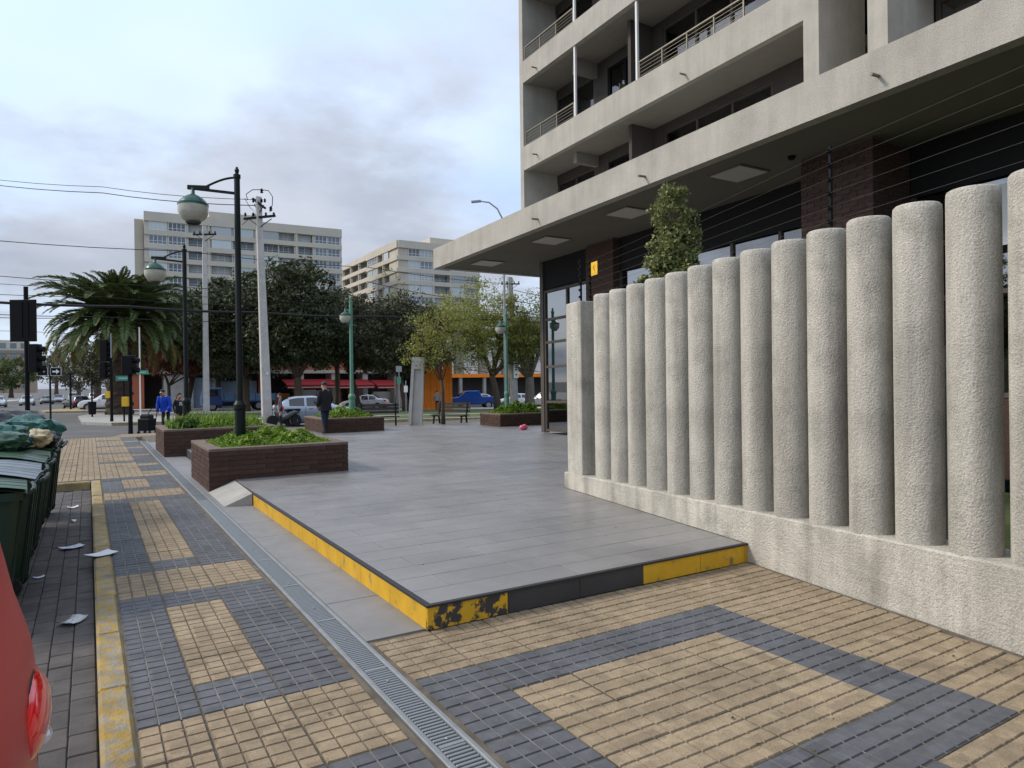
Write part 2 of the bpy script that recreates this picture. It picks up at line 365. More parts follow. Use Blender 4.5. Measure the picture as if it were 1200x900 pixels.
for n_, (x, y, nx, ny, kd) in enumerate(TILES):
    mats = [M_BEIGE, M_GRDARK] if kd == 'b' else [M_GREY, M_GRDARK, M_GRSAND]
    dz = random.uniform(-.002, .002); tl = (random.uniform(-.006, .006), random.uniform(-.006, .006), random.uniform(-.004, .004))
    if n_ < 300:
        key = (nx, ny, kd)
        if key not in tcache: tcache[key] = tile_mesh(nx, ny, kd, kd == 'b').mesh('paving_tile', mats)
        link('paving_tile', tcache[key], sidewalk, (x, y, dz), tl)
    else:
        tm = tile_mesh(nx, ny, kd, kd == 'b'); tm.map(lambda a, b, c: (a+x, b+y, c+dz)); o_ = rest[kd]
        off = len(o_.v); o_.v += tm.v; o_.f += [tuple(i+off for i in q) for q in tm.f]; o_.mi += tm.mi
for kd, mats in (('b', [M_BEIGE, M_GRDARK]), ('g', [M_GREY, M_GRDARK, M_GRSAND])):
    o = obj('far_paving_tiles', rest[kd], mats, sidewalk); o['kind'] = 'stuff'
# light grey slabs between drain and terrace
sl = {}
for i in range(22):
    y0 = 4.35+.9*i
    if y0+.9 > 23.3: break
    if 'a' not in sl: sl['a'] = MB().box(-.209, .209, -.447, .447, -.02, 0, bev=.002).mesh('slab_tile', M_STRIP)
    link('slab_tile', sl['a'], sidewalk, (1.737, y0+.45, .001+random.uniform(-.001, .001)))

# kerb and parking bay
kerb = struct('kerb', MB().box(.045, .16, -4, 14.44, -.3, -.03), M_CONC)
kms = [MB().box(-.074, .074, -.497, .497, -.16, .006, bev=.014+.004*i).mesh('kerb_stone', M_KERB) for i in range(2)]
for i in range(16): link('kerb_stone', kms[i % 2], kerb, (.1, -1.05+i, random.uniform(-.004, .004)), (0, 0, random.uniform(-.004, .004)))
for i in range(2): link('kerb_stone', kms[0], kerb, (-.48-1.0*i, 14.386, 0), (0, 0, PI/2))
bay = struct('parking_bay', MB().box(-2.35, .024, -4, 14.30, -.3, -.129), M_VOID)
bm_ = [MB().box(-.0627, .0627, -.1165, .1165, -.03, 0, bev=.005).mesh('bay_paver', M_BAY)]
bp_ = []
for c in range(19):
    for r_ in range(78):
        x = -.045-.13*c; y = -3.8+.24*r_+(.12 if c % 2 else 0)
        if y < 14.1: bp_.append((x, y))
bp_.sort(key=lambda t: (not (seen(t[0], t[1], .1) and t[0] > -1.0), -t[0]*3+t[1]))
br = MB()
for i, (x, y) in enumerate(bp_):
    dz = -.12+random.uniform(-.003, .003)
    if i < 290: link('bay_paver', bm_[0], bay, (x, y, dz), (random.uniform(-.01, .01), random.uniform(-.01, .01), random.uniform(-.01, .01)))
    else: br.box(x-.0615, x+.0615, y-.1165, y+.1165, dz-.03, dz)
o = obj('far_bay_pavers', br, M_BAY, bay); o['kind'] = 'stuff'

# drainage channel with slotted grating
drain = thing('drain_grate', 'long galvanised slotted drain grating set into the pavement beside the terrace', 'drain grate', (1.42, 0, 0))
d0, d1 = -1.0, 24.0
obj('channel', MB().box(-.1, .1, d0, d1, -.2, -.06), M_VOID, drain)
for s_ in (-1, 1):
    fr = MB(); a = s_*.1; b = s_*.074
    fr.box(min(a, b), max(a, b), d0, d1, -.06, .004, bev=.003); obj('rail', fr, M_GALV, drain)
    obj('lip', MB().box(min(s_*.068, s_*.0735), max(s_*.068, s_*.0735), d0, d1, -.05, -.001), M_GALV, drain)
barm = MB().box(-.0638, .0638, -.0085, .0085, -.045, 0, bev=.0025).mesh('bar', M_GALV)
boltm = MB().lathe([(.008, 0), (.008, .004), (.004, .007)], 8).mesh('bolt', M_STEEL)
n_ = 0; y = 1.9; rb = MB()
while y < d1:
    if n_ < 300: link('bar', barm, drain, (0, y, 0)); n_ += 1
    else: rb.box(-.0638, .0638, y-.0085, y+.0085, -.045, 0)
    y += .0305
y = d0+.02
while y < 1.88: rb.box(-.0638, .0638, y-.0085, y+.0085, -.045, 0); y += .0305
o = obj('far_bars', rb, M_GALV, drain); o['kind'] = 'stuff'
for i in range(14): link('bolt', boltm, drain, (0, 2.2+.75*i, .0015))
for i in range(7): obj('cross_tie', MB().box(-.0639, .0639, 2.885+i*1.0, 2.91+i*1.0, -.05, .0028), M_GALV, drain)

# ------------------------------------------------------------------ raised terrace
PZ = .17
tp = MB().prism([(1.962, 4.318), (5.20, 4.318), (5.88, 8.10), (17, 8.10), (17, 23.3), (1.962, 23.3)], -.2, PZ-.012)
terrace = struct('terrace', tp, M_PJOINT)
tmesh = MB().box(-.3270, .3270, -.1620, .1620, -.02, 0, bev=.002).mesh('floor_tile', M_PLAT)
tl_ = []
for r_ in range(58):
    y = 4.318+.33*r_+.165
    if y > 23.2: break
    for c in range(24):
        x = 1.962+.66*c+.33-(.33 if r_ % 2 else 0)
        tl_.append((x, y))
def clipx(x0, x1, y):
    xr = (5.20+(y-4.318)*.18-.02) if y < 8.1 else 17
    return max(x0, 1.975), min(x1, xr)
full = []; cut = MB()
for x, y in tl_:
    a, b = clipx(x-.33, x+.33, y)
    if b-a > .655: full.append((x, y))
    elif b-a > .04: cut.box(a+.0025, b-.0025, y-.1625, y+.1625, PZ-.02, PZ, bev=.0018)
full.sort(key=lambda t: (not seen(t[0], t[1], .2), t[0]**2+t[1]**2))
tr = MB()
for i, (x, y) in enumerate(full):
    dz = PZ+random.uniform(-.0008, .0008)
    if i < 300: link('floor_tile', tmesh, terrace, (x, y, dz), (random.uniform(-.0012, .0012), random.uniform(-.0012, .0012), 0))
    else: tr.box(x-.3275, x+.3275, y-.1625, y+.1625, dz-.02, dz)
for nm, q in (('cut_floor_tiles', cut), ('far_floor_tiles', tr)):
    o = obj(nm, q, M_PLAT, terrace); o['kind'] = 'stuff'
# risers: painted tiles, a thin black edge strip above
for i in range(9):
    y0 = 4.325+.66*i; y1 = min(y0+.655, 10.1)
    obj('riser_tile', MB().box(1.938, 1.960, y0, y1, .002, PZ-.0135), M_YEL, terrace)
for x0, x1, mt in ((1.938, 2.57, M_YELWORN), (2.575, 3.22, M_BLK), (3.225, 3.87, M_BLK), (3.875, 4.53, M_YEL), (4.535, 5.10, M_YEL), (5.105, 5.19, M_YEL)):
    obj('riser_tile', MB().box(x0, x1, 4.300, 4.322, .002, PZ-.0135), mt, terrace)
obj('edge_strip', MB().box(1.930, 1.972, 4.29, 10.1, PZ-.013, PZ+.0025), M_EDGE, terrace)
obj('edge_strip', MB().box(1.9725, 5.185, 4.289, 4.330, PZ-.013, PZ+.0025), M_EDGE, terrace)

# concrete wedge ramp by the planter
rm = MB()
rm.add([(-.02, 0, .003), (.33, -.1, .003), (.33, -.1, .168), (.36, 1.45, .003), (.36, 1.45, .168), (-.02, 1.5, .003), (.02, .05, .02), (.02, 1.5, .02)],
       [(6, 2, 4, 7), (0, 1, 2, 6), (0, 6, 7, 5), (1, 3, 4, 2), (5, 7, 4, 3), (0, 5, 3, 1)])
tag(obj('wedge_ramp', rm, M_CONC, loc=(1.60, 10.22, 0)), 'small cracked concrete wedge ramp between drain and terrace edge', 'ramp')

# ------------------------------------------------------------------ planters
LEAF_PL = leafmat('planter_leaf', (.09, .19, .02), (.26, .36, .05), .3)
LEAF_DK = leafmat('planter_leaf_dark', (.03, .09, .015), (.10, .17, .03), .2)
def planter(label, plabel, x0, x1, y0, y1, z0, z1, pieces=True, hump=.16, lsize=.10, nl=9000, dens=None, seed=1, spiky=False):
    t = thing('brick_planter', label, 'planter', (x0, y0, z0), 0, 'brick planters on the terrace')
    W_, D_, H_ = x1-x0, y1-y0, z1-z0; q = .016
    core = MB(); r_ = .22
    for a in ((q, W_-q, q, r_), (q, W_-q, D_-r_, D_-q), (q, r_, r_, D_-r_), (W_-r_, W_-q, r_, D_-r_)): core.box(*a, 0, H_-.045)
    obj('wall', core, M_MORTAR, t)
    cap = MB()
    for a in ((0, W_, 0, r_), (0, W_, D_-r_, D_), (0, r_, r_, D_-r_), (W_-r_, W_, r_, D_-r_)): cap.box(*a, H_-.045, H_, bev=.006)
    obj('cap', cap, M_CAP, t)
    obj('soil', MB().box(r_-.02, W_-r_+.02, r_-.02, D_-r_+.02, .02, H_-.06), M_SOIL, t)
    nc = max(3, int((H_-.045)/.078)); ch = (H_-.045)/nc; bl = .285
    if pieces:
        bmesh_ = MB().box(-bl/2+.006, bl/2-.006, -.012, .008, -ch/2+.005, ch/2-.005).mesh('brick', M_BRICK)
        half = MB().box(-bl/4+.006, bl/4-.006, -.012, .008, -ch/2+.005, ch/2-.005).mesh('brick', M_BRICK)
    allb = MB()
    for side, Ls in (('f', W_), ('l', D_), ('r', D_), ('b', W_)):
        for c in range(nc):
            x = 0.0; first = bl/2 if c % 2 else bl
            while x < Ls-.02:
                w_ = min(first if x == 0 else bl, Ls-x); xc = x+w_/2; z = ch*(c+.5); jit = random.uniform(-.003, .003)
                if side == 'f': lo, ro = (xc, .012+jit, z), 0
                elif side == 'l': lo, ro = (.012+jit, xc, z), -PI/2
                elif side == 'r': lo, ro = (W_-.012+jit, xc, z), PI/2
                else: lo, ro = (xc, D_-.012, z), PI
                if pieces and side in 'fl' and w_ > .1:
                    b_ = link('brick', bmesh_ if w_ > bl*.75 else half, t, lo, (0, 0, ro))
                    f_ = w_/(bl if w_ > bl*.75 else bl/2); b_.scale = (f_, 1, 1)
                else:
                    mx = MB().box(-w_/2+.006, w_/2-.006, -.012, .008, -ch/2+.005, ch/2-.005)
                    R_ = Matrix.Rotation(ro, 3, 'Z'); mx.map(lambda a, b, e: tuple(R_ @ Vector((a, b, e))+Vector(lo)))
                    allb.add(mx.v, mx.f)
                x += w_
    o = obj('rear_bricks', allb, M_BRICK, t); o['kind'] = 'stuff'
    # planting
    rng = np.random.default_rng(seed)
    n = nl; u = rng.random(n); v = rng.random(n); hx = (u-.5)*(W_-.36); hy = (v-.5)*(D_-.36)
    env = (1-np.abs(u-.5)**3*8*.9)*(1-np.abs(v-.5)**3*8*.9)
    bumps = .6+.5*np.sin(u*17+seed)*np.sin(v*11+2*seed)+.4*rng.random(n)
    z = H_-.05+(hump*env*np.clip(bumps, .25, 1.5))*rng.random(n)**.35
    P = np.stack([hx+W_/2, hy+D_/2, z], 1)
    V = leaves(P, lsize, .6, .8, rng)
    if spiky:
        m_ = int(n*.10); b0 = P[:m_].copy(); ang = rng.random(m_)*2*PI; ln = .14+.16*rng.random(m_)
        tip = b0+np.stack([np.cos(ang)*ln*.5, np.sin(ang)*ln*.5, ln], 1); sd_ = np.stack([-np.sin(ang), np.cos(ang), 0*ang], 1)*.012
        mid = (b0+tip)/2+np.array([0, 0, .05]); V = np.concatenate([V, np.stack([b0, mid-sd_, tip, mid+sd_], 1)])
    pl = link('planter_foliage', quads_mesh('planter_foliage', V, LEAF_PL), None, (x0, y0, z0)); tag(pl, plabel, 'plants', None, 'stuff')
    return t
planter('large brown brick planter nearest the camera, beside the concrete wedge ramp', 'bright green leafy ground cover filling the nearest planter', 1.60, 3.84, 11.75, 13.95, 0.0, .675, hump=.22, lsize=.095, nl=11000, seed=3)
planter('brown brick planter behind the nearest one, beside the man with the trolley', 'tufts of long yellow-green leaves in the second planter', 1.50, 4.1, 18.15, 20.5, 0.0, .64, hump=.22, lsize=.11, nl=7000, seed=5, spiky=True)
planter('low brown brick planter around the foot of the green lamp, beside the walking man', 'low green shrubs in the planter around the green lamp', 6.10, 8.05, 21.0, 23.2, PZ, .62, pieces=True, hump=.3, lsize=.12, nl=4200, seed=8)
planter('low brown brick planter beside the glass corner of the building', 'dense dark green shrubs in the planter beside the glass corner', 11.75, 14.0, 20.0, 21.4, PZ, .60, pieces=True, hump=.34, lsize=.13, nl=4600, seed=9)
bs = []
rng = np.random.default_rng(4)
p_ = rng.normal(size=(1600, 3)); p_ /= np.linalg.norm(p_, axis=1)[:, None]; p_ *= (.55+.45*rng.random(1600))[:, None]; p_ *= np.array([.42, .38, .30]); p_[:, 2] = np.abs(p_[:, 2])
tag(link('round_shrub', quads_mesh('round_shrub', leaves(p_, .1, .6, .5, rng), LEAF_DK), None, (2.05, 18.75, .58)), 'dark green rounded shrub at the left corner of the second planter', 'shrub')

# ------------------------------------------------------------------ screen wall of round columns
WROT = -math.atan(.165)
wall = thing('column_wall', 'rough stuccoed garden wall of tall round columns on a plinth', 'wall', (5.15, 4.25, 0), WROT)
SL = -.022
def wz(s): return .475+SL*s
pl_ = MB(); s0, s1 = -6.0, 3.80; ns = 2
pl_.add([(-.02, s0, -.2), (.42, s0, -.2), (.42, s1, -.2), (-.02, s1, -.2), (-.02, s0, wz(s0)-.014), (.42, s0, wz(s0)), (.42, s1, wz(s1)), (-.02, s1, wz(s1)-.014), (-.006, s0, wz(s0)), (-.006, s1, wz(s1))],
        [(0, 3, 2, 1), (0, 4, 7, 3), (4, 8, 9, 7), (8, 5, 6, 9), (1, 2, 6, 5), (0, 1, 5, 8, 4), (3, 7, 9, 6, 2)])
obj('plinth', pl_, M_STUCCO, wall)
obj('base_gap', MB().box(-.045, -.021, -6, .06, -.05, .0035), M_GRDARK, wall); obj('base_gap', MB().box(-.04, -.021, .09, 3.8, .1, PZ+.003), M_GRDARK, wall)
CR = .156
for k in range(21):
    s_ = 2.865-.4015*k; zb = wz(s_); h = 2.385
    rnd_ = random.uniform(-.006, .006)
    prof = [(CR, -.03), (CR, .4), (CR+.002, 1.2), (CR, h-.05), (CR-.003, h-.014), (CR-.016, h), (CR*.5, h+.004), (.01, h+.008)]
    c_ = obj('column', MB().lathe(prof, 48), M_STUCCO, wall, (CR-.012+rnd_*.4, s_, zb), (0, 0, k*1.3)); autosmooth(c_, 50)
pz = wz(3.5); pr = MB()
arc = [(-.019, 3.262), (.36, 3.262), (.36, 3.795), (.12, 3.795)]+[(.12-.139*math.sin(a), 3.656+.139*math.cos(a)) for a in (.3, .6, .9, 1.2, 1.5)]
pr.prism(arc, pz-.02, pz+2.36); o = obj('pier', pr, M_STUCCO, wall)
bv = o.modifiers.new('round_edges', 'BEVEL'); bv.width = .015; bv.segments = 2
for sx in range(5): obj('buttress', MB().box(.36, .5, -5.2+1.8*sx, -5.05+1.8*sx, 0, 1.9), M_CONC, wall)

# electric fence on the wall
M_GLOBEW = mat('dull_wire', (.10, .10, .09), .6, metal=.3)
fen = thing('electric_fence', 'thin electric security fence strung along the top of the column wall', 'fence', (5.15, 4.25, 0), WROT)
def fpost(x, s_, z, h, lean=0):
    p = obj('fence_post', MB().box(-.011, .011, -.011, .011, 0, h), M_BLACK, fen, (x, s_, z)); ins = MB()
    for i in range(6):
        ins.lathe([(.008, -.016), (.016, -.010), (.010, 0), (.016, .010), (.008, .016)], 8, (-.026, 0, .1+i*(h-.14)/5))
    obj('insulator', ins, M_BLACK, p)
fpost(.12, 3.50, wz(3.5)+2.34, .62); fpost(.19, 3.36, wz(3.4)+2.34, .60); fpost(.2, -.74, wz(-.7)+2.37, .72)
for i in range(6):
    z0 = wz(3.4)+2.34+.1+i*.092; z1 = wz(-.7)+2.37+.1+i*.116; z2 = wz(-6)+2.45+.1+i*.12
    w_ = MB().tube([(.15, 3.36, z0), (.17, 1.3, (z0+z1)/2-.015), (.174, -.74, z1), (.174, -3.5, (z1+z2)/2-.012), (.17, -6, z2)], 0.0011, 5); obj('fence_wire', w_, M_GLOBEW, fen)
sg = thing('warning_sign', 'small yellow warning plate on the electric fence post at the wall end', 'sign', (5.15, 4.25, 0), WROT)
obj('plate', MB().box(.172, .178, 3.13, 3.30, wz(3.3)+2.34+.36, wz(3.3)+2.34+.54), mat('sign_yellow', (.85, .48, .02), .5), sg)
bolt_ = MB()
for a in ((.0, .03, .02, .004), (.02, -.03, .0, .006), (-.01, .03, -.02, -.05)): pass
obj('symbol', MB().add([(.1705, 3.235, 0.02+wz(3.3)+2.34+.45), (.1705, 3.205, -.005+wz(3.3)+2.34+.45), (.1705, 3.19, -.05+wz(3.3)+2.34+.45), (.1705, 3.225, .0+wz(3.3)+2.34+.45), (.1705, 3.20, .055+wz(3.3)+2.34+.45)], [(0, 1, 2, 3), (0, 3, 4)]), M_BLACK, sg)

# wind-blown bits lying on the paving
rng = np.random.default_rng(12); n = 150
px_ = np.concatenate([2.0+2.7*rng.random(60), 5.02-.3*rng.random(30)**2, .25+1.0*rng.random(30), 2.2+2.6*rng.random(30)]); py_ = np.concatenate([1.4+2.8*rng.random(60), 4.1-2.4*rng.random(30), 3+7*rng.random(30), 5+6*rng.random(30)])
px_[60:90] -= .165*(4.25-py_[60:90]); pz_ = np.where((np.arange(n) >= 120), PZ+.006, .007)
V = leaves(np.stack([px_, py_, pz_], 1), .022, .6, 3.0, rng); V[:, :, 2] = pz_[:, None]+.25*(V[:, :, 2]-pz_[:, None])
tag(link('fallen_debris', quads_mesh('fallen_debris', V, leafmat('dry_leaf', (.035, .025, .015), (.16, .12, .07), .1))), 'scattered dry leaf bits and grit on the paving', 'debris', None, 'stuff')
# ------------------------------------------------------------------ main building
BL = (11.5, 6.0, 0.0); KS = -.0225
bld = thing('residential_tower', 'tall concrete residential building with deep balconies above a wide canopy', 'building', BL)
def bsh(z, y): return z+KS*(y-18)
def bo(name, mb, mats, parent=None, smooth=False):
    mb.map(lambda x, y, z: (x-BL[0], y-BL[1], bsh(z, y)-BL[2])); return obj(name, mb, mats, parent or bld, smooth=smooth)
bo('fascia', MB().box(8.76, 8.96, -22, 18.69, 5.058, 5.64), M_FASCIA)
bo('fascia', MB().box(8.963, 24, 18.49, 18.688, 5.058, 5.638), M_FASCIA)
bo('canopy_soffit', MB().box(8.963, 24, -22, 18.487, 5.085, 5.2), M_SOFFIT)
bo('canopy_roof', MB().box(8.963, 24, -22, 18.487, 5.5, 5.60), M_CONC)
for y in (17.3, 14.1, 11.2, 8.3):
    l = bo('ceiling_light', MB().box(9.42, 10.18, y-.36, y+.36, 5.060, 5.084), mat('light_box_frame', (.16, .155, .14), .6))
    bo('diffuser', MB().box(9.45, 10.15, y-.33, y+.33, 5.052, 5.0595), mat('light_diffuser', (.55, .53, .47), .7)).parent = bld
bo('soffit_fitting', MB().lathe([(.05, 5.03), (.06, 5.06), (.06, 5.084)], 12, (9.9, 7.3, 0)), M_BLACK)
for x, y, z in ((8.76, 13.1, 5.25), (8.76, 9.55, 5.22), (8.76, 5.15, 5.28), (11.5, 17.2, 8.42), (11.5, 11.2, 8.36), (11.5, 17.2, 11.0)):
    bo('drip_pipe', MB().tube([(x+.05, y, z), (x-.17, y, z-.01)], .022, 10), M_RAIL)
# upper floors
BANDS = [(8.16, 8.89), (10.84, 11.50), (13.52, 14.18), (16.2, 16.86)]
bo('end_wall', MB().box(11.5, 24, 17.95, 18.14, 5.60, 19), M_FASCIA)
bo('pier', MB().box(11.5, 12.95, 7.88, 8.2, 5.60, 19), M_FASCIA); bo('pier', MB().box(11.5, 12.95, 6.60, 6.95, 5.60, 19), M_FASCIA)
bo('room_back', MB().box(15.2, 15.4, -22, 17.94, 5.60, 19), M_DARKIN)
bo('roof', MB().box(11.5, 24, -22, 18.14, 19.003, 19.4), M_CONC)
def window(x, y0, y1, z0, z1, nx, curtain=0.0, fr=.06, gl=None, mt=None, tr=None):
    f = MB(); d = .05
    f.box(x-d, x+d, y0, y1, z0, z0+fr); f.box(x-d, x+d, y0, y1, z1-fr, z1)
    for i in range(nx+1):
        yc = y0+fr/2+(y1-y0-fr)*i/nx; f.box(x-d+.002, x+d-.002, yc-fr/2, yc+fr/2, z0+fr, z1-fr)
    if tr: f.box(x-d+.003, x+d-.003, y0+fr, y1-fr, tr-.03, tr+.03)
    w = bo('window', f, mt or M_BROWNF)
    for i in range(nx):
        a = y0+fr+(y1-y0-fr)*i/nx; b = y0+(y1-y0-fr)*(i+1)/nx
        p = bo('pane', MB().box(x-.006, x+.006, a, b, z0+fr, z1-fr), gl or M_GLASS); p.parent = w
    if curtain:
        P = []; n = 60; ya, yb = y0+.08, y0+.08+(y1-y0-.16)*curtain
        for zc in (z0+.05, z1-.06):
            P.append([(x+.13+.03*math.sin(i*1.9)+.015*math.sin(i*.7), ya+(yb-ya)*i/n, zc) for i in range(n+1)])
        c = bo('curtain', MB().grid(P), M_CURT, smooth=True); c.parent = w
    return w
floors = [(5.6, 8.16)]+[(BANDS[i][0]+.24, BANDS[i+1][0]) for i in range(3)]
XB = 12.75
for (zb, zt) in BANDS:
    bo('parapet', MB().box(11.502, 11.66, 8.203, 17.947, zb, zt), M_FASCIA)
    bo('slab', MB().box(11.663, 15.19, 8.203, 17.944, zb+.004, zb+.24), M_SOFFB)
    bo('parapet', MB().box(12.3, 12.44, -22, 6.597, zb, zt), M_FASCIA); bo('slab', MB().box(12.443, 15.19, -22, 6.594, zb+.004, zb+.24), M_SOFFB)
for fi, (z0, z1) in enumerate(floors):
    bo('balcony_wall', MB().box(XB, XB+.14, 15.42, 16.02, z0, z1), M_DKWALL); bo('balcony_wall', MB().box(XB, XB+.14, 13.2, 13.95, z0, z1), M_DKWALL)
    bo('balcony_wall', MB().box(XB, XB+.14, 8.204, 9.85, z0, z1), M_DKWALL)
    bo('balcony_wall', MB().box(XB+.003, XB+.137, 13.953, 15.417, z1-.32, z1), M_DKWALL)
    bo('balcony_wall', MB().box(XB+.003, XB+.137, 9.853, 13.197, z1-.2, z1), M_DKWALL)
    bo('balcony_wall', MB().box(XB+.003, XB+.137, 16.023, 17.946, z1-.25, z1), M_DKWALL)
    bo('partition', MB().box(11.95, XB-.003, 15.86, 16.0, z1-.42 if fi else z1-.3, z1-.003), M_SOFFB)
    bo('jamb', MB().box(11.98, XB-.003, 13.55, 13.66, z0, z1-.004), M_DKWALL)
    bo('room_divider', MB().box(XB+.15, 15.19, 13.5, 13.62, z0, z1), M_DARKIN); bo('room_divider', MB().box(XB+.15, 15.19, 15.6, 15.72, z0, z1), M_DARKIN)
    window(XB+.07, 16.03, 17.94, z0+.02, z1-.25, 2, .75 if fi != 2 else .45)
    window(XB+.07, 13.96, 15.41, z0+.02, z1-.32, 2, .5 if fi in (0, 3) else 0, .07, mt=M_BLACK)
    window(XB+.07, 9.86, 13.19, z0+.02, z1-.2, 3, .55 if fi == 0 else .3)
    window(13.05, -21.9, 6.59, z0+.02, z1-.02, 18, .6, .07, M_GLASSD)
    if fi:
        zt = BANDS[fi-1][1]
        for ya, yb, npost in ((15.42, 17.90, 4), (9.6, 12.78, 5)):
            r_ = MB(); zr = zt+.42
            r_.obox((11.56, ya, zr), (11.56, yb, zr), .045, .03)
            for i in range(npost):
                yc = ya+.015+(yb-ya-.03)*i/(npost-1); r_.box(11.545, 11.575, yc-.015, yc+.015, zt-.004, zr-.016)
            for q in range(4): r_.obox((11.56, ya+.02, zt+.07+q*.088), (11.56, yb-.02, zt+.07+q*.088), .009, .009)
            bo('railing', r_, M_RAIL)
        for y in (15.36, 12.84): bo('post', MB().box(11.53, 11.59, y-.03, y+.03, zt-.004, z1+.003), M_WHITEP)
        bo('balcony_return', MB().box(11.70, XB-.01, 13.665, 13.70, zt-.3, zt+.3), M_DKWALL)
    else:
        for y in (15.36, 12.84): pass
# ground floor under the canopy
GX = 11.26
bo('transom_panel', MB().box(GX-.03, GX+.05, -22, 6.097, 4.25, 5.082), M_DARKIN); bo('transom_panel', MB().box(GX-.03, GX+.05, 7.353, 13.197, 4.25, 5.082), M_DARKIN); bo('transom_panel', MB().box(GX-.03, GX+.05, 14.303, 16.52, 4.28, 5.082), M_DARKIN)
def gwin(y0, y1, nx, rails, z0=.17, z1=4.25, fr=.07):
    f = MB()
    for i in range(nx+1):
        yc = y0+fr/2+(y1-y0-fr)*i/nx; f.box(GX-.05, GX+.05, yc-fr/2, yc+fr/2, z0, z1)
    for z in rails:
        for i in range(nx):
            f.box(GX-.046, GX+.046, y0+fr+(y1-y0-fr)*i/nx, y0+(y1-y0-fr)*(i+1)/nx, z-fr/2, z+fr/2)
    w = bo('shop_window', f, M_BROWNF); zs = [z0]+list(rails)+[z1]
    for i in range(nx):
        a = y0+fr+(y1-y0-fr)*i/nx; b = y0+(y1-y0-fr)*(i+1)/nx
        for q in range(len(zs)-1):
            p = bo('pane', MB().box(GX-.006, GX+.006, a, b, zs[q]+.035, zs[q+1]-.035), M_GLASSD); p.parent = w
gwin(14.305, 16.52, 2, (.24, 1.05, 2.05, 2.75, 3.4, 4.2))
bo('corner_post', MB().box(GX-.08, GX+.08, 16.523, 16.68, .17, 5.082), M_BROWNF)
f_ = MB()
for z in (.24, 1.05, 2.05, 2.75, 3.4, 4.25): f_.box(GX+.083, 15.5, 16.58, 16.64, z-.035, z+.035)
for i in range(1, 5): f_.box(GX+.083+i*.85, GX+.153+i*.85, 16.577, 16.643, .17, 5.08)
e_ = bo('end_window', f_, M_BROWNF)
p = bo('pane', MB().box(GX+.09, 15.5, 16.604, 16.616, 2.05, 5.05), M_GLASSD); p.parent = e_
for i in range(9): bo('white_bar', MB().box(GX+.20+i*.13, GX+.245+i*.13, 16.45, 16.48, .25, 2.0), M_WHITEP)
gwin(7.355, 13.195, 5, (1.1, 2.6, 3.45)); gwin(-21.9, 6.095, 20, (1.1, 2.6, 3.45))
bo('dado_wall', MB().box(GX-.1, GX-.053, 7.356, 13.19, -.1, 1.05), M_BRICKD); bo('dado_wall', MB().box(GX-.1, GX-.053, -21.9, 6.09, -.1, 1.05), M_BRICKD)
bo('interior_floor', MB().box(GX+.06, 15.5, -22, 16.4, -.1, .14), M_DKWALL); bo('interior_back', MB().box(15.5, 15.7, -22, 16.57, -.1, 5.08), M_DKWALL)
bo('interior_counter', MB().box(13.0, 13.6, 8, 12, .143, 1.3), M_BROWNF)
def brick_pier(x0, x1, y0, y1, zs, objs):
    core = bo('brick_pier', MB().box(x0+.012, x1, y0+.012, y1-.002, -.1, 5.082), M_MORTAR)
    bl, ch = .25, .073; allb = MB(); bmh = MB().box(-.008, .01, -bl/2+.005, bl/2-.005, -ch/2+.005, ch/2-.005).mesh('brick', M_BRICKD)
    for c in range(int(5.1/ch)):
        for face, L_ in (('x', y1-y0), ('y', x1-x0)):
            q = -(bl/2 if c % 2 else 0)
            while q < L_-.01:
                a, b = max(q, 0), min(q+bl, L_); z = ch*(c+.5); q += bl
                if b-a < .02: continue
                if face == 'x':
                    yc = y0+(a+b)/2
                    if objs and z > zs:
                        o = link('brick', bmh, core, (x0+.008-BL[0], yc-BL[1], bsh(z, yc)-BL[2])); o.scale = (1, (b-a)/bl, 1)
                    else: allb.box(x0, x0+.02, y0+a+.005, y0+b-.005, z-ch/2+.005, z+ch/2-.005)
                else: allb.box(x0+a+.025, x0+b-.005+.02, y0, y0+.02, z-ch/2+.005, z+ch/2-.005)
    o = bo('far_bricks', allb, M_BRICKD, core); o['kind'] = 'stuff'
brick_pier(10.2, 11.2, 6.1, 7.35, 2.5, True); brick_pier(11.02, 11.4, 13.2, 14.3, 9, False)
bo('notice', MB().box(10.9, 10.905, 4.55, 5.1, 3.2, 4.05), M_WHITE)
struct('garden_soil', MB().prism([(5.2, -12), (11.1, -22), (11.1, 8.05), (5.95, 8.05), (5.4, 4.3)], -.2, .02), M_GRASS)
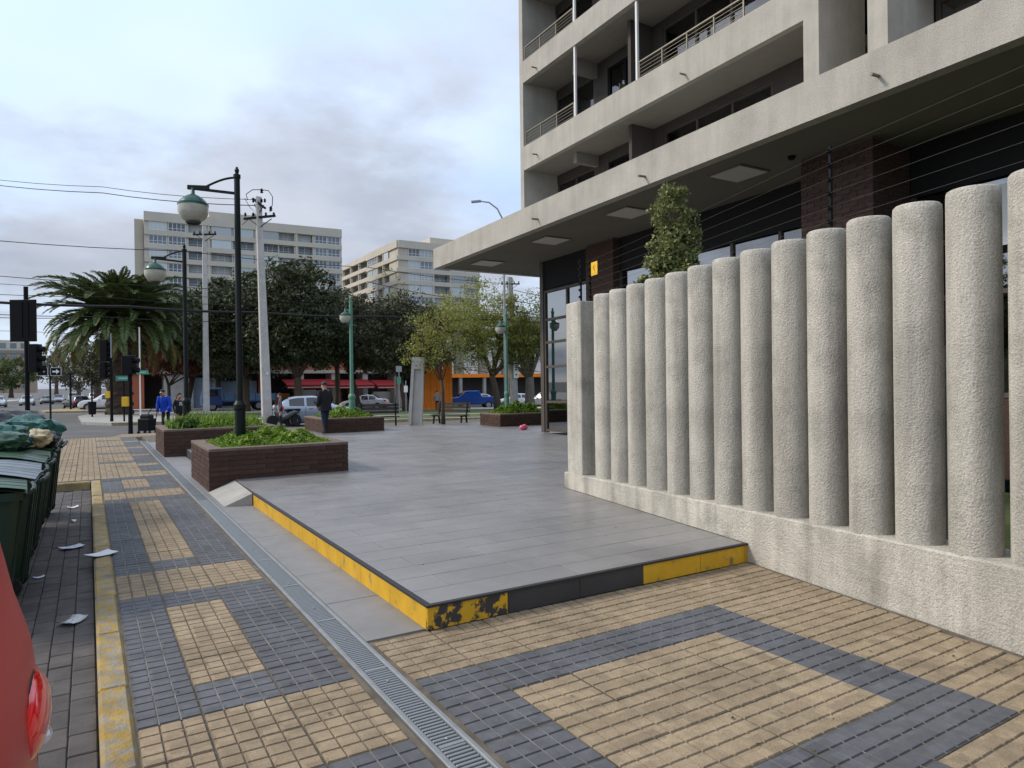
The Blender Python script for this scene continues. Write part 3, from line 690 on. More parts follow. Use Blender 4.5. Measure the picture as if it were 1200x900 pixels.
# ------------------------------------------------------------------ trees and palms
def crown_points(ells, n_clump, per, cr, rng, shell=.55):
    ells = [np.array(e, float) for e in ells]; vol = np.array([e[3]*e[4]*e[5] for e in ells])**.8; vol /= vol.sum(); pts = []
    cs = []
    for i in range(n_clump):
        e = ells[rng.choice(len(ells), p=vol)]; d = rng.normal(size=3); d /= np.linalg.norm(d)
        c = e[:3]+d*e[3:]*(shell+(1-shell)*rng.random()); cs.append(c)
        r = cr*(.55+.8*rng.random()); m_ = int(per*(.5+rng.random()))
        q = rng.normal(size=(m_, 3)); q /= np.linalg.norm(q, axis=1)[:, None]; q *= (rng.random(m_)**.45)[:, None]*r*np.array([1, 1, .7]); pts.append(c+q)
    return np.concatenate(pts), cs
def tree(name, label, base, ells, trunk_r, fork_z, leafm, bark, n_clump=110, per=70, cr=.75, ls=.2, seed=1, nlimb=7, lean=(0, 0), group=None, twig=18, shell=.5, asp=.55, lf=.55):
    """ells are crown ellipsoids relative to base (x,y,z,rx,ry,rz)"""
    rng = np.random.default_rng(seed); t = thing(name, label, 'tree', base, 0, group)
    P, cs = crown_points(ells, n_clump, per, cr, rng, shell)
    fork = Vector((lean[0], lean[1], fork_z)); tb = MB()
    tb.tube([(0, 0, -.15), (lean[0]*.15, lean[1]*.15, fork_z*.3), (lean[0]*.6+.03, lean[1]*.6, fork_z*.7), fork], [trunk_r*1.35, trunk_r, trunk_r*.88, trunk_r*.8], 10)
    lm = MB()
    idx = rng.permutation(len(cs))
    for i in range(nlimb):
        c = Vector(cs[idx[i]]); mid = fork.lerp(c, .5)+Vector((rng.normal()*.15, rng.normal()*.15, .25)); 
        lm.tube([fork-Vector((0, 0, .1)), fork.lerp(mid, .5)+Vector((rng.normal()*.08, rng.normal()*.08, 0)), mid, c], [trunk_r*lf, trunk_r*lf*.76, trunk_r*lf*.5, trunk_r*.08], 6)
        for k in range(max(1, twig//nlimb)):
            e = Vector(cs[idx[(nlimb+i*3+k) % len(cs)]]); 
            if (e-mid).length < 4.5: lm.tube([mid, mid.lerp(e, .5)+Vector((0, 0, .15)), e], [trunk_r*.2, trunk_r*.12, trunk_r*.04], 5)
    obj('trunk', tb, bark, t, smooth=True); obj('limbs', lm, bark, t, smooth=True)
    link('crown', quads_mesh('crown', leaves(P, ls, asp, .35, rng), leafm), t)
    return t
LF_DARK = leafmat('evergreen_leaf', (.030, .044, .018), (.085, .098, .040), .12, .5)
LF_DARK2 = leafmat('dusky_leaf', (.036, .042, .020), (.110, .108, .050), .12, .5)
LF_LIGHT = leafmat('spring_leaf', (.15, .175, .03), (.36, .36, .09), .35)
LF_LIGHT2 = leafmat('young_leaf', (.12, .15, .03), (.29, .29, .07), .35)
LF_RED = leafmat('red_leaf', (.10, .022, .018), (.24, .06, .035), .2)
LF_FAR = leafmat('far_leaf', (.07, .075, .045), (.15, .14, .09), .15)
LF_SHRUB = leafmat('columnar_leaf', (.09, .12, .035), (.32, .33, .13), .2)
GB = -.05
tree('evergreen_tree', 'dark evergreen tree behind the man in the blue jacket', (7.37, 66.92, GB), [(0.0, 0.0, 7.2, 4.1, 3.74, 3.2), (1.87, -0.58, 5.13, 3.28, 2.92, 2.22), (-1.87, 0.0, 5.36, 2.81, 2.57, 2.22)], 0.28, 3.02, LF_DARK, M_BARK, 300, 85, 0.994, 0.304, 11, lean=(0.5, 0), group='dark trees of the median')
tree('evergreen_tree', 'dark evergreen tree directly behind the tall black lamp post', (10.88, 59.2, GB), [(0.0, 0.0, 7.92, 3.74, 3.74, 3.51), (1.75, 0.0, 5.81, 3.04, 3.04, 2.34), (-1.87, 0.0, 5.58, 2.81, 2.81, 2.22)], 0.32, 2.89, LF_DARK, M_BARK, 360, 85, 0.994, 0.292, 12, group='dark trees of the median')
tree('evergreen_tree', 'tallest dark evergreen tree, right of the leaning concrete utility pole', (13.92, 54.76, GB), [(0.0, 0.0, 8.74, 3.28, 3.28, 3.39), (0.94, 0.0, 6.28, 3.51, 3.28, 2.57), (-1.4, 0.35, 5.58, 3.04, 3.04, 2.34)], 0.32, 2.77, LF_DARK, M_BARK, 360, 85, 0.936, 0.281, 13, group='dark trees of the median')
tree('evergreen_tree', 'broad dusky tree behind the left green lamp, above the white sedan', (19.92, 58.08, GB), [(0.0, 0.0, 7.3, 4.1, 3.6, 3.1), (-1.8, 0.0, 5.55, 2.88, 2.88, 2.16), (1.92, 0.0, 5.07, 2.64, 2.64, 1.92)], 0.26, 3.15, LF_DARK2, M_BARK, 300, 80, 0.96, 0.264, 14, lean=(-0.7, 0), group='dark trees of the median')
tree('evergreen_tree', 'dusky small-leaved tree between the left green lamp and the concrete stub', (22.08, 52.68, GB), [(0.0, 0.0, 6.8, 3.3, 3.0, 3.0), (1.08, 0.0, 4.57, 2.52, 2.52, 1.68), (-1.2, 0.0, 4.93, 2.4, 2.4, 1.92)], 0.26, 2.89, LF_DARK2, M_BARK, 260, 80, 0.9, 0.24, 15, lean=(-0.5, 0.2), group='dark trees of the median')
tree('evergreen_tree', 'low dark tree standing behind the blue truck', (11.47, 77.22, GB), [(0.0, 0.0, 6.11, 4.68, 3.74, 2.92), (2.92, 0.0, 5.76, 3.51, 3.51, 2.81)], 0.29, 3.18, LF_DARK, M_BARK, 260, 80, 1.111, 0.328, 16, group='dark trees of the median')
tree('evergreen_tree', 'dark tree behind the red shop awning', (20.59, 66.1, GB), [(0.0, 0.0, 8.3, 4.2, 3.51, 3.1), (-2.34, 0.0, 6.49, 2.81, 2.81, 2.22)], 0.28, 3.92, LF_DARK2, M_BARK, 260, 80, 1.111, 0.316, 17, group='dark trees of the median')
tree('red_leaved_tree', 'small red-leaved tree between the palm and the man in blue', (5.78, 64.9, GB), [(0.0, 0.0, 4.28, 2.24, 1.89, 1.42), (2.24, 0.0, 4.05, 1.89, 1.77, 1.18)], 0.15, 2.28, LF_RED, M_BARK, 90, 40, 0.59, 0.189, 18, nlimb=8)
tree('young_street_tree', 'slender young tree with sparse yellow-green leaves right of the concrete stub', (10.97, 22.75, .17), [(-.1, 0, 3.3, 1.35, 1.2, 1.3), (-.7, 0, 2.7, 1.1, .8, .8), (.5, 0, 3.9, .9, .8, .9)], .07, 1.6, LF_LIGHT, M_BARK, 130, 26, .36, .11, 21, nlimb=10, twig=50, lf=.32, lean=(-.05, 0), shell=.3, asp=.4)
tree('street_tree', 'light green tree with a dark forked trunk above the blue pickup', (29.87, 51.18, GB), [(-1.3, 0.0, 8.04, 3.77, 3.19, 3.33), (0.87, 0.0, 6.59, 3.33, 2.9, 2.61), (-3.9, 0.0, 6.6, 3.1, 2.4, 2.9), (-2.6, 0.0, 4.6, 2.6, 2.0, 1.6)], 0.29, 2.96, LF_LIGHT, M_BARK, 330, 46, 0.8, 0.23, 22, nlimb=10, twig=36, lean=(-0.55, 0), shell=0.3, asp=0.4)
tree('street_tree', 'light green tree with a thick pale trunk beside the glass corner', (32.75, 50.62, GB), [(0.0, 0.0, 7.43, 3.0, 2.57, 3.57), (-1.29, 0.0, 5.71, 2.6, 2.15, 2.3), (1.4, 0, 6.6, 2.6, 2.2, 2.6)], 0.43, 2.85, LF_LIGHT2, M_BARKG, 270, 46, 0.8, 0.23, 23, nlimb=9, twig=30, shell=0.3, asp=0.4)
tree('sparse_tree', 'tall thin nearly bare tree in front of the far right apartment block', (28.75, 71.25, GB), [(0.0, 0.0, 11.56, 1.62, 1.62, 4.25), (1.0, 0.0, 8.44, 2.25, 2.25, 2.75)], 0.2, 6.06, LF_LIGHT2, M_BARKG, 46, 22, 0.562, 0.25, 24, nlimb=12, twig=40, shell=0.2, asp=0.4)
tree('bare_street_tree', 'brownish half-bare tree far down the street left of the palm', (-1.44, 141.6, GB), [(0.0, 0.0, 6.26, 5.52, 4.8, 3.6)], 0.36, 3.38, LF_FAR, M_BARKG, 110, 45, 1.08, 0.408, 31, nlimb=10)
tree('bare_street_tree', 'grey-green tree beyond the parked vans down the street', (-5.52, 168.0, GB), [(0.0, 0.0, 6.09, 6.0, 4.8, 3.6)], 0.36, 3.57, LF_FAR, M_BARKG, 110, 45, 1.2, 0.432, 32, nlimb=10)
tree('street_bush_tree', 'round green tree at the far left edge of the street', (-12.24, 158.4, GB), [(0.0, 0.0, 4.34, 4.32, 4.08, 3.12)], 0.36, 1.94, leafmat('roadside_leaf', (0.05, 0.09, 0.025), (0.13, 0.16, 0.05), 0.2), M_BARK, 100, 60, 0.96, 0.384, 33)
tree('median_tree', 'dark green tree behind the palm trunk and white car', (4.25, 92.5, GB), [(0.0, 0.0, 5.52, 4.0, 3.75, 3.5), (-3.5, 0.0, 4.77, 3.0, 2.75, 2.75)], 0.38, 2.27, LF_DARK2, M_BARK, 130, 60, 1.062, 0.325, 34)

def frond_mesh(L_, droop, seed, w=.25):
    """pinnate frond growing along +x, arching down"""
    rng = np.random.default_rng(seed); n = 14; R_ = []; 
    for i in range(n+1):
        u = i/n; a = .0-droop*u**1.6; R_.append((u, a))
    pts = [Vector((0, 0, 0))]; ang = 0
    for i in range(n):
        ang = -droop*((i+1)/n)**1.5; pts.append(pts[-1]+Vector((math.cos(ang), 0, math.sin(ang)))*(L_/n))
    V = []
    m_ = 84
    for i in range(m_):
        u = .12+.88*i/(m_-1); k = min(int(u*n), n-1); f = u*n-k; p = pts[k].lerp(pts[k+1], f); d = (pts[k+1]-pts[k]).normalized(); up = Vector((-d.z, 0, d.x))
        ll = w*L_*.5*(math.sin(PI*min(1, .12+u*.9))**.6)
        for s_ in (-1, 1):
            dirv = (d*.75+Vector((0, s_, 0))*.8+up*(.32+rng.normal()*.12)).normalized()*ll*(0.9+.2*rng.random()); dirv.z -= .06*ll
            wd = d*.032*L_/3.4
            V.append([p-wd, p+dirv*.5+wd*1.3, p+dirv+Vector((0, 0, -.12*ll)), p+dirv*.5-wd*1.3])
    V = np.array([[tuple(q) for q in r] for r in V])
    me = quads_mesh('frond', V, LF_PALM); return me, pts
LF_PALM = leafmat('palm_leaf', (.045, .078, .022), (.16, .20, .065), .18, .4)
LF_PALMD = leafmat('old_palm_leaf', (.10, .09, .02), (.22, .17, .05), .15, .6)
def palm(label, base, trunk_r, trunk_h, L_, nf, seed, dead=True, lean=0):
    rng = np.random.default_rng(seed); t = thing('palm_tree', label, 'palm tree', base)
    tb = MB(); prof = []; nr = 26
    for i in range(nr+1):
        u = i/nr; prof.append((trunk_r*(1.0+.12*math.sin(i*2.4)+(.18*(1-u)**3)+(.28*max(0, u-.72)/.28)), trunk_h*u))
    tb.lathe(prof+[(trunk_r*.6, trunk_h+.35)], 18); tb.map(lambda x, y, z: (x*(1+.05*math.sin(z*9+math.atan2(y, x)*7)), y*(1+.05*math.sin(z*9+math.atan2(y, x)*7)), z))
    obj('trunk', tb, M_PALMB, t)
    kinds = [frond_mesh(L_*(.9+.12*i), dr, 40+i+seed)[0] for i, dr in enumerate((1.05, 1.45, 1.6, 1.3))]
    dd = kinds[2].copy(); dd.materials.clear(); dd.materials.append(LF_PALMD); kinds.append(dd)
    for i in range(nf):
        u = i/nf; el = 1.38-1.55*u**1.1+rng.normal()*.08; az = i*2.39996+rng.normal()*.15
        k = 0 if u < .25 else (3 if u < .5 else (1 if u < .75 else 2))
        r_ = trunk_r*.35
        if u > .9: k = 4
        link('frond', kinds[k], t, (math.cos(az)*r_, math.sin(az)*r_, trunk_h+.28-.5*u), (rng.normal()*.25, -el, az))
    # rachis ribs joined with the crown core
    core = MB().lathe([(trunk_r*1.2, trunk_h-.5), (trunk_r*1.25, trunk_h), (trunk_r*.8, trunk_h+.45), (.1, trunk_h+.7)], 14); obj('crown_core', core, M_PALMB, t)
    return t
palm('large date palm with a thick trunk on the traffic island', (1.88, 57.0, GB), .76, 6.7, 4.75, 175, 1)
palm('slimmer reddish-trunked palm behind the large palm, left of it', (1.0, 104, GB), .42, 6.4, 3.2, 34, 2)

# narrow tree in the garden behind the column wall
rng = np.random.default_rng(77)
gt = thing('columnar_garden_tree', 'bushy columnar variegated tree rising behind the column wall', 'tree', (6.87, 6.94, 0))
gl_ = [(0, 0, 2.5, .50, .45, .5), (-.1, 0, 3.0, .46, .42, .42), (.22, .1, 2.9, .34, .3, .38), (.02, 0, 3.45, .38, .36, .36), (-.22, 0, 3.35, .22, .2, .3), (.2, 0, 3.65, .2, .2, .25), (-.04, 0, 3.95, .27, .25, .33), (.02, 0, 4.25, .15, .15, .2), (.36, 0, 3.1, .14, .14, .12)]
P, _ = crown_points(gl_, 420, 70, .13, rng, .55)
link('crown', quads_mesh('crown', leaves(P, .054, .55, .3, rng), LF_SHRUB), gt)
obj('trunk', MB().tube([(0, 0, -.1), (0, .01, 1.4), (-.02, 0, 3.0), (-.06, 0, 4.2)], [.06, .05, .035, .01], 8), M_BARKG, gt)
# ------------------------------------------------------------------ lamps
ARM = (-rgt[0], -rgt[1], 0)
M_GLOBE = mat('frosted_globe', (.50, .49, .40), .3, .2, 5, dirt=(6, .35)); M_GLOBEB = mat('lantern_rim', (.06, .065, .06), .5)
def lamp(label, base, h, metal, capm, arm, gr, pr, group, scroll=True):
    t = thing('street_lamp', label, 'street lamp', base, 0, group); a = Vector(ARM)
    obj('base', MB().lathe([(pr*2.1, 0), (pr*2.1, .12), (pr*1.7, .16), (pr*1.7, .62), (pr*2.0, .66), (pr*2.0, .73), (pr*1.35, .80)], 16), metal, t)
    obj('pole', MB().lathe([(pr*1.1, .78), (pr, 1.2), (pr*.92, h-.12), (pr*1.15, h-.11), (pr*1.15, h-.05), (pr*.5, h-.03), (pr*.75, h+.03), (pr*.3, h+.09)], 14), metal, t)
    z = h-.28; am = MB(); am.obox(a*pr*.6+Vector((0, 0, z-.10)), a*arm+Vector((0, 0, z)), .035, .045)
    if scroll:
        pts = []
        for i in range(9):
            u = i/8; pts.append(a*(pr*.6+(arm*.72-pr)*u)+Vector((0, 0, z+.16*math.sin(PI*(.5+.5*u))**1.0-.0*u+.02)))
        am.tube(pts, .02, 6)
        am.obox(a*(arm-.32)+Vector((0, 0, z+.0)), a*(arm+.06)+Vector((0, 0, z+.02)), .05, .075)
    obj('arm', am, metal, t)
    c = a*(arm-.03)+Vector((0, 0, z-.12-gr)); l = obj('lantern', MB().lathe([(.03, gr+.13), (.035, gr+.02), (.07, gr*1.0), (gr*.42, gr*.93), (gr*.66, gr*.78), (gr*.85, gr*.57), (gr*.97, gr*.32), (gr*1.02, .10), (gr*1.02, .06)], 20), capm, t, c); autosmooth(l, 60)
    g = obj('globe', MB().lathe([(gr*1.0, .068), (gr*1.0, -.05), (gr*.93, -gr*.38), (gr*.75, -gr*.68), (gr*.5, -gr*.85)], 20), M_GLOBE, l); autosmooth(g, 60)
    obj('rim', MB().lathe([(gr*.5, -gr*.85), (gr*.52, -gr*.92), (gr*.42, -gr*1.02), (gr*.40, -gr*.9)], 20), M_GLOBEB, l)
    return t
lamp('tall black lamp post standing in the nearest planter', (2.31, 13.1, .6), 4.88, M_BLKMET, M_CAPGRN, .82, .255, .055, 'black lamp posts')
lamp('black lamp post standing in the second planter', (2.19, 19.95, .56), 4.74, M_BLKMET, M_CAPGRN, .80, .26, .055, 'black lamp posts')
lamp('pale green lamp post in the planter beside the walking man', (7.28, 21.85, .55), 3.85, M_GRNMET, M_CAPGRN, .2, .19, .058, 'green lamp posts', False)
lamp('pale green lamp post in the planter beside the glass corner', (12.45, 20.7, .55), 3.55, M_GRNMET, M_CAPGRN, .22, .19, .05, 'green lamp posts', False)
cl = thing('road_light', 'tall curved-arm road light rising above the canopy edge', 'street lamp', (28.27, 47.23, GB))
obj('pole', MB().tube([(0, 0, 0), (0, 0, 7), (0, 0, 14.60), (-.06, .04, 15.30), (-.4, .25, 16.10), (-.95, .58, 16.60), (-1.6, .98, 16.72)], [.12, .1, .08, .07, .06, .055, .05], 8), M_STEEL, cl)
obj('head', MB().obox((-1.5, .92, 16.72), (-2.15, 1.32, 16.66), .28, .14), M_STEEL, cl)

# ------------------------------------------------------------------ utility poles and cables
def cpole(label, base, top, r0_, r1_, arms, matl, group='utility poles'):
    t = thing('utility_pole', label, 'utility pole', base, 0, group); top = Vector(top)
    p = MB(); d = top; n = 6
    P_ = []
    for i in range(n+1):
        u = i/n; w = r0_+(r1_-r0_)*u; c = d*u; P_.append([c+Vector((w, w*.8, 0)), c+Vector((-w, w*.8, 0)), c+Vector((-w, -w*.8, 0)), c+Vector((w, -w*.8, 0))])
    p.grid(P_, closed=True); p.add(P_[-1], [(0, 1, 2, 3)]); o = obj('pole', p, matl, t)
    bv = o.modifiers.new('round_edges', 'BEVEL'); bv.width = .025
    for z, L_, lift in arms:
        c = d*(z/d.z); a = Vector((rgt[0], rgt[1], 0)); am = MB(); am.obox(c-a*L_/2+Vector((.0, -.1, lift)), c+a*L_/2+Vector((0, -.1, -lift)), .09, .11); am.obox(c+Vector((0, -.1, -.5)), c+a*L_*.38+Vector((0, -.1, -.08)), .035, .035); am.obox(c+Vector((0, -.1, -.5)), c-a*L_*.38+Vector((0, -.1, -.02)), .035, .035)
        ob = obj('cross_arm', am, M_BLKMET, t); ins = MB()
        for s_ in (-.45, -.2, .2, .45): ins.lathe([(.03, 0), (.07, .04), (.035, .08), (.07, .12), (.02, .2)], 8, tuple(c+a*L_*s_+Vector((0, -.1, .05))))
        obj('insulator', ins, M_BLACK, ob)
    return t
up = cpole('pale leaning concrete utility pole with a cross-arm, above the parked motorcycle', (7.71, 36.42, -.14), (-.24, .19, 11.55), .235, .135, ((10.5, 1.6, -.07), (11.2, .65, .26)), M_CONCL)
gd = MB(); ra = Vector((rgt[0], rgt[1], 0)); tp_ = Vector((-.24, .19, 11.5))
lp = [tp_-ra*.55+Vector((0, 0, -.1)), tp_-ra*.62+Vector((0, 0, .2)), tp_-ra*.3+Vector((0, 0, .42)), tp_+ra*.15+Vector((0, 0, .42)), tp_+ra*.52+Vector((0, 0, .36)), tp_+ra*.72+Vector((0, 0, .05)), tp_+ra*.7+Vector((0, 0, -.35)), tp_+ra*.58+Vector((0, 0, -.72))]
gd.tube(lp, .02, 6); gd.tube([tp_-ra*.7+Vector((0, 0, .0)), tp_-ra*.42+Vector((0, 0, -.5)), tp_-ra*.1+Vector((0, 0, -.75)), tp_-ra*.85+Vector((0, 0, -1.35))], .015, 5)
obj('jumper_cable', gd, M_CABLE, up); fz = MB()
for q in (tp_+ra*.17+Vector((0, 0, .36)), tp_+ra*.62+Vector((0, 0, -.55))): obj('fuse', MB().lathe([(.03, -.12), (.09, -.08), (.05, -.02), (.09, .03), (.05, .08), (.03, .12)], 8, tuple(q)), M_BLACK, up)
pass
obj('tag_plate', MB().box(-.05, .05, -.21, -.20, 2.55, 2.68), M_WHITE, up)
cpole('straight pale concrete pole left of the tall black lamp post', (7.36, 54.98, -.14), (.06, .2, 13.92), .22, .14, ((13.28, 1.7, 0),), M_CONCL)
up3 = cpole('weathered brown-grey pole with a white plate beside the light green tree', (31.47, 51.08, -.14), (-.25, .15, 11.57), .30, .21, ((10.97, 1.6, 0), (8.97, 1.3, 0)), M_CONC)
pl_ = obj('sign_plate', MB().box(-.25, .25, -.335, -.31, 2.84, 4.31), M_WHITE, up3)
mk = MB()
for z, w in ((.84, .13), (.72, .10), (.60, .13), (.48, .09), (.2, .08)): mk.box(-w, w, -.339, -.3355, 2.84+1.48*z-.05, 2.84+1.48*z+.05)
obj('plate_print', mk, M_BLACK, pl_)
obj('transformer', MB().lathe([(.05, 5.6), (.4, 5.65), (.45, 5.85), (.45, 6.8), (.38, 7.0), (.05, 7.05)], 14, (-1.2, .1, 0)), M_BLKMET, up3)
obj('lamp_arm', MB().tube([(0, 0, 5.2), (.8, -.45, 5.6), (1.9, -1.1, 5.65)], .05, 6), M_STEEL, up3)
CAB = {'c1': [(-7.39, 56.15, 15.35), (0.84, 46.42, 13.21), (7.48, 36.61, 11.05)],
'c2': [(-7.39, 56.15, 15.02), (0.84, 46.42, 12.86), (7.47, 36.61, 10.75)],
'c3': [(-7.22, 48.99, 10.13), (5.26, 48.39, 10.23), (17.95, 50.01, 10.4), (31.54, 51.08, 10.11)],
'c4': [(-7.24, 49.0, 8.21), (5.24, 48.4, 7.96), (17.92, 50.02, 8.16), (31.51, 51.09, 8.27)],
'c5': [(-7.26, 49.0, 6.66), (2.12, 47.96, 6.52), (9.77, 49.14, 6.59), (19.36, 50.3, 6.77), (31.5, 51.09, 7.08)],
'c6': [(-7.44, 50.29, 7.9), (-0.07, 48.13, 7.55), (9.78, 49.14, 7.52), (31.51, 51.09, 7.53)],
'c7': [(-11.5, 77.38, 6.96), (-4.72, 75.58, 6.73), (1.85, 73.91, 6.48)],
'r1': [(31.53, 51.08, 9.6), (32.25, 44.78, 8.21), (34.56, 37.5, 6.93)],
'r2': [(31.52, 51.08, 8.71), (32.24, 44.78, 7.53), (34.55, 37.5, 6.56)],
'r3': [(31.51, 51.09, 7.82), (32.23, 44.78, 6.72), (34.54, 37.5, 5.7)],
'r4': [(31.5, 51.09, 7.08), (32.22, 44.78, 6.18), (34.54, 37.5, 5.33)],
'r5': [(23.35, 63.09, 2.58), (28.03, 57.88, 3.27), (31.45, 51.1, 2.8), (34.48, 43.38, 2.08)],
'r6': [(26.69, 58.7, 3.6), (31.44, 51.11, 2.21)],
'r7': [(18.38, 53.26, 8.27), (25.46, 52.44, 7.12), (31.5, 51.09, 7.31)],
'r8': [(18.97, 52.9, 9.76), (25.48, 52.44, 8.83), (31.52, 51.08, 8.71)],
'c8': [(-7.65, 51.59, 6.19), (0.8, 49.93, 6.02), (9.97, 50.19, 6.04), (31.49, 51.09, 6.57)],
'c9': [(-7.64, 51.58, 7.37), (0.82, 49.93, 7.24), (9.98, 50.18, 7.17), (31.51, 51.09, 7.82)],
'c10': [(-11.86, 79.96, 8.36), (-2.84, 76.78, 8.05), (4.0, 74.94, 7.74)]}
CLAB = {'c8': ('thin cable sagging just below the thick bundle', .022), 'c9': ('cable between the palm-crown cable and the thick bundle', .018), 'c10': ('short low cable at the far left below the thick bundle', .03), 'c1': ('uppermost thin cable running left from the leaning utility pole', .016), 'c2': ('second cable running left from the leaning utility pole', .022), 'c3': ('long cable crossing the left apartment block and the tall lamp', .022),
'c4': ('cable crossing in front of the palm crown, above the thick bundle', .020), 'c5': ('thickest black cable bundle crossing behind the signal backboard and the palm', .078), 'c6': ('thin cable just above the thick bundle', .014), 'c7': ('thin cable at far left behind the signal backboard', .02),
'r1': ('highest cable running right from the brown-grey pole', .025), 'r2': ('second cable running right from the brown-grey pole', .03), 'r3': ('third cable running right from the brown-grey pole', .03), 'r4': ('lowest cable running right from the brown-grey pole', .035), 'r5': ('low slack cable above the blue pickup', .02), 'r7': ('cable meeting the brown-grey pole from the left, just above the thick bundle', .03), 'r8': ('upper cable meeting the brown-grey pole from the left', .025), 'r6': ('short low cable reaching the white plate on the brown-grey pole', .02)}
for k, pts in CAB.items():
    q = []
    for i in range(len(pts)-1):
        a, b = Vector(pts[i]), Vector(pts[i+1]); sag = .012*(b-a).length
        q += [a.lerp(b, u/5)-Vector((0, 0, sag*4*(u/5)*(1-u/5))) for u in range(5)]
    q.append(Vector(pts[-1]))
    base = Vector(pts[0]); o = obj('overhead_cable', MB().tube([p-base for p in q], CLAB[k][1], 6), M_CABLE, None, base); tag(o, CLAB[k][0], 'cable', 'overhead cables')

# ------------------------------------------------------------------ concrete stub, benches, signals and signs
st = thing('concrete_stub', 'leaning stub of a concrete pole with a recessed face on the terrace edge', 'concrete post', (9.98, 22.95, .17)); st.rotation_euler = (0, rad(3.2), -YAW)
sm = MB(); 
for a in ((-.30, -.17), (.17, .27)): sm.box(a[0], a[1], -.13, .13, 0, 2.42)
sm.box(-.168, .168, -.02, .13, 0, 2.0); sm.box(-.168, .168, -.128, .128, 2.003, 2.42); sm.map(lambda x, y, z: (x*.86*(1-.13*z/2.4), y, z)); obj('stub', sm, M_CONCL, st)
M_WOOD = mat('bench_wood', (.055, .05, .042), .8, .2, 5)
def bench(label, x, y, rz):
    t = thing('park_bench', label, 'bench', (x, y, .0), rz, 'park benches')
    for i in range(4): obj('seat_slat', MB().box(-.75, .75, -.22+.115*i, -.12+.115*i, .43, .465), M_WOOD, t)
    for i in range(3): obj('back_slat', MB().box(-.75, .75, .245+.02*i, .275+.02*i, .55+.13*i, .65+.13*i), M_WOOD, t)
    for sx in (-.62, .62):
        lg = MB(); lg.obox((sx, -.2, 0), (sx, -.12, .43), .05, .05); lg.obox((sx, .26, 0), (sx, .18, .43), .05, .05); lg.obox((sx, .2, .42), (sx, .31, .95), .05, .04); lg.obox((sx, -.22, .41), (sx, .24, .41), .05, .04); obj('leg', lg, M_BLACK, t)
bench('dark park bench left of the leaning concrete stub', 9.1, 24.3, rad(-20)); bench('dark park bench between the young tree and the corner planter', 11.65, 23.6, rad(-60))

def arrow_sign(label, x, y, z, rz):
    t = thing('arrow_sign', label, 'road sign', (x, y, GB-.1), rz)
    obj('post', MB().lathe([(.04, 0), (.04, z+.3)], 10), M_BLKMET, t)
    for cx, sgn in ((.30, 1), (-.30, 0)):
        b = obj('plate', MB().box(cx-.24, cx+.24, -.06, -.045, z-.18, z+.18), M_WHITE, t); obj('field', MB().box(cx-.225, cx+.225, -.0635, -.061, z-.165, z+.165), M_BLACK, b)
        if sgn: obj('arrow', MB().add([(cx-.15, -.0665, z-.035), (cx+.02, -.0665, z-.035), (cx+.02, -.0665, z-.11), (cx+.17, -.0665, z), (cx+.02, -.0665, z+.11), (cx+.02, -.0665, z+.035), (cx-.15, -.0665, z+.035)], [(0, 1, 2, 3, 4, 5, 6)]), M_WHITE, b)
        else: obj('arrow', MB().add([(cx+.04, -.0665, z-.03), (cx+.12, -.0665, z-.03), (cx+.12, -.0665, z+.03), (cx+.04, -.0665, z+.03)], [(0, 1, 2, 3)]), M_STEEL, b)
arrow_sign('black one-way plates with a white right arrow on a thin post', -1.45, 37.2, 2.62, -YAW)
M_YBOX = mat('button_yellow', (.75, .45, .02), .5)
def signal(label, x, y, h, heads, rz, ybox=None, board=None, strip=None):
    t = thing('traffic_signal', label, 'traffic light', (x, y, -.12), rz, 'traffic signals')
    obj('post', MB().lathe([(.11, 0), (.085, .1), (.075, .3), (.07, h)], 12), M_BLACK, t)
    for cx, z, w, hh in heads:
        hd = obj('signal_head', MB().box(cx-w/2, cx+w/2, -.17, .15, z-hh/2, z+hh/2, bev=.02), M_BLACK, t)
        n = max(2, round(hh/.3))
        for i in range(n): obj('visor', MB().tube([(cx+w/2-.02, 0, z-hh/2+hh*(i+.5)/n), (cx+w/2+.16, 0, z-hh/2+hh*(i+.5)/n-.02)], .1, 10), M_BLACK, hd)
    if board:
        cx, z, w, hh = board; b = MB().box(cx-w/2, cx+w/2, -.09, -.06, z-hh/2, z+hh/2); o = obj('backboard', b, M_BLACK, t); bv = o.modifiers.new('corners', 'BEVEL'); bv.width = .012
        obj('mount_rib', MB().box(cx-.05, cx-.02, -.11, -.092, z-hh*.4, z+hh*.45), M_BLACK, t); obj('mount_rib', MB().box(cx+.16, cx+.19, -.11, -.092, z-hh*.4, z+hh*.45), M_BLACK, t)
    if ybox: obj('push_button', MB().box(-.11+ybox[0], .11+ybox[0], -.19, -.075, ybox[1]-.17, ybox[1]+.17, bev=.01), M_YBOX, t)
    if strip: obj('light_strip', MB().box(.06, .11, -.14, -.09, strip[0], strip[1]), M_STEEL, t)
signal('black traffic signal with a large rectangular backboard at the far left', -1.8, 29.2, 5.3, ((.3, 2.82, .3, .98),), -YAW, None, (-.05, 4.12, .93, 1.45))
signal('traffic signal with a grey light strip in front of the palm trunk', 1.05, 42.6, 4.75, ((-.32, 3.9, .38, 1.15), (-.38, 2.85, .32, .85)), -YAW, (-.12, 1.55), None, (3.5, 4.8))
signal('nearest traffic signal, seen from behind at the crossing kerb', 1.29, 28.6, 3.1, ((-.02, 2.62, .38, .68),), -YAW, (-.1, 1.3))
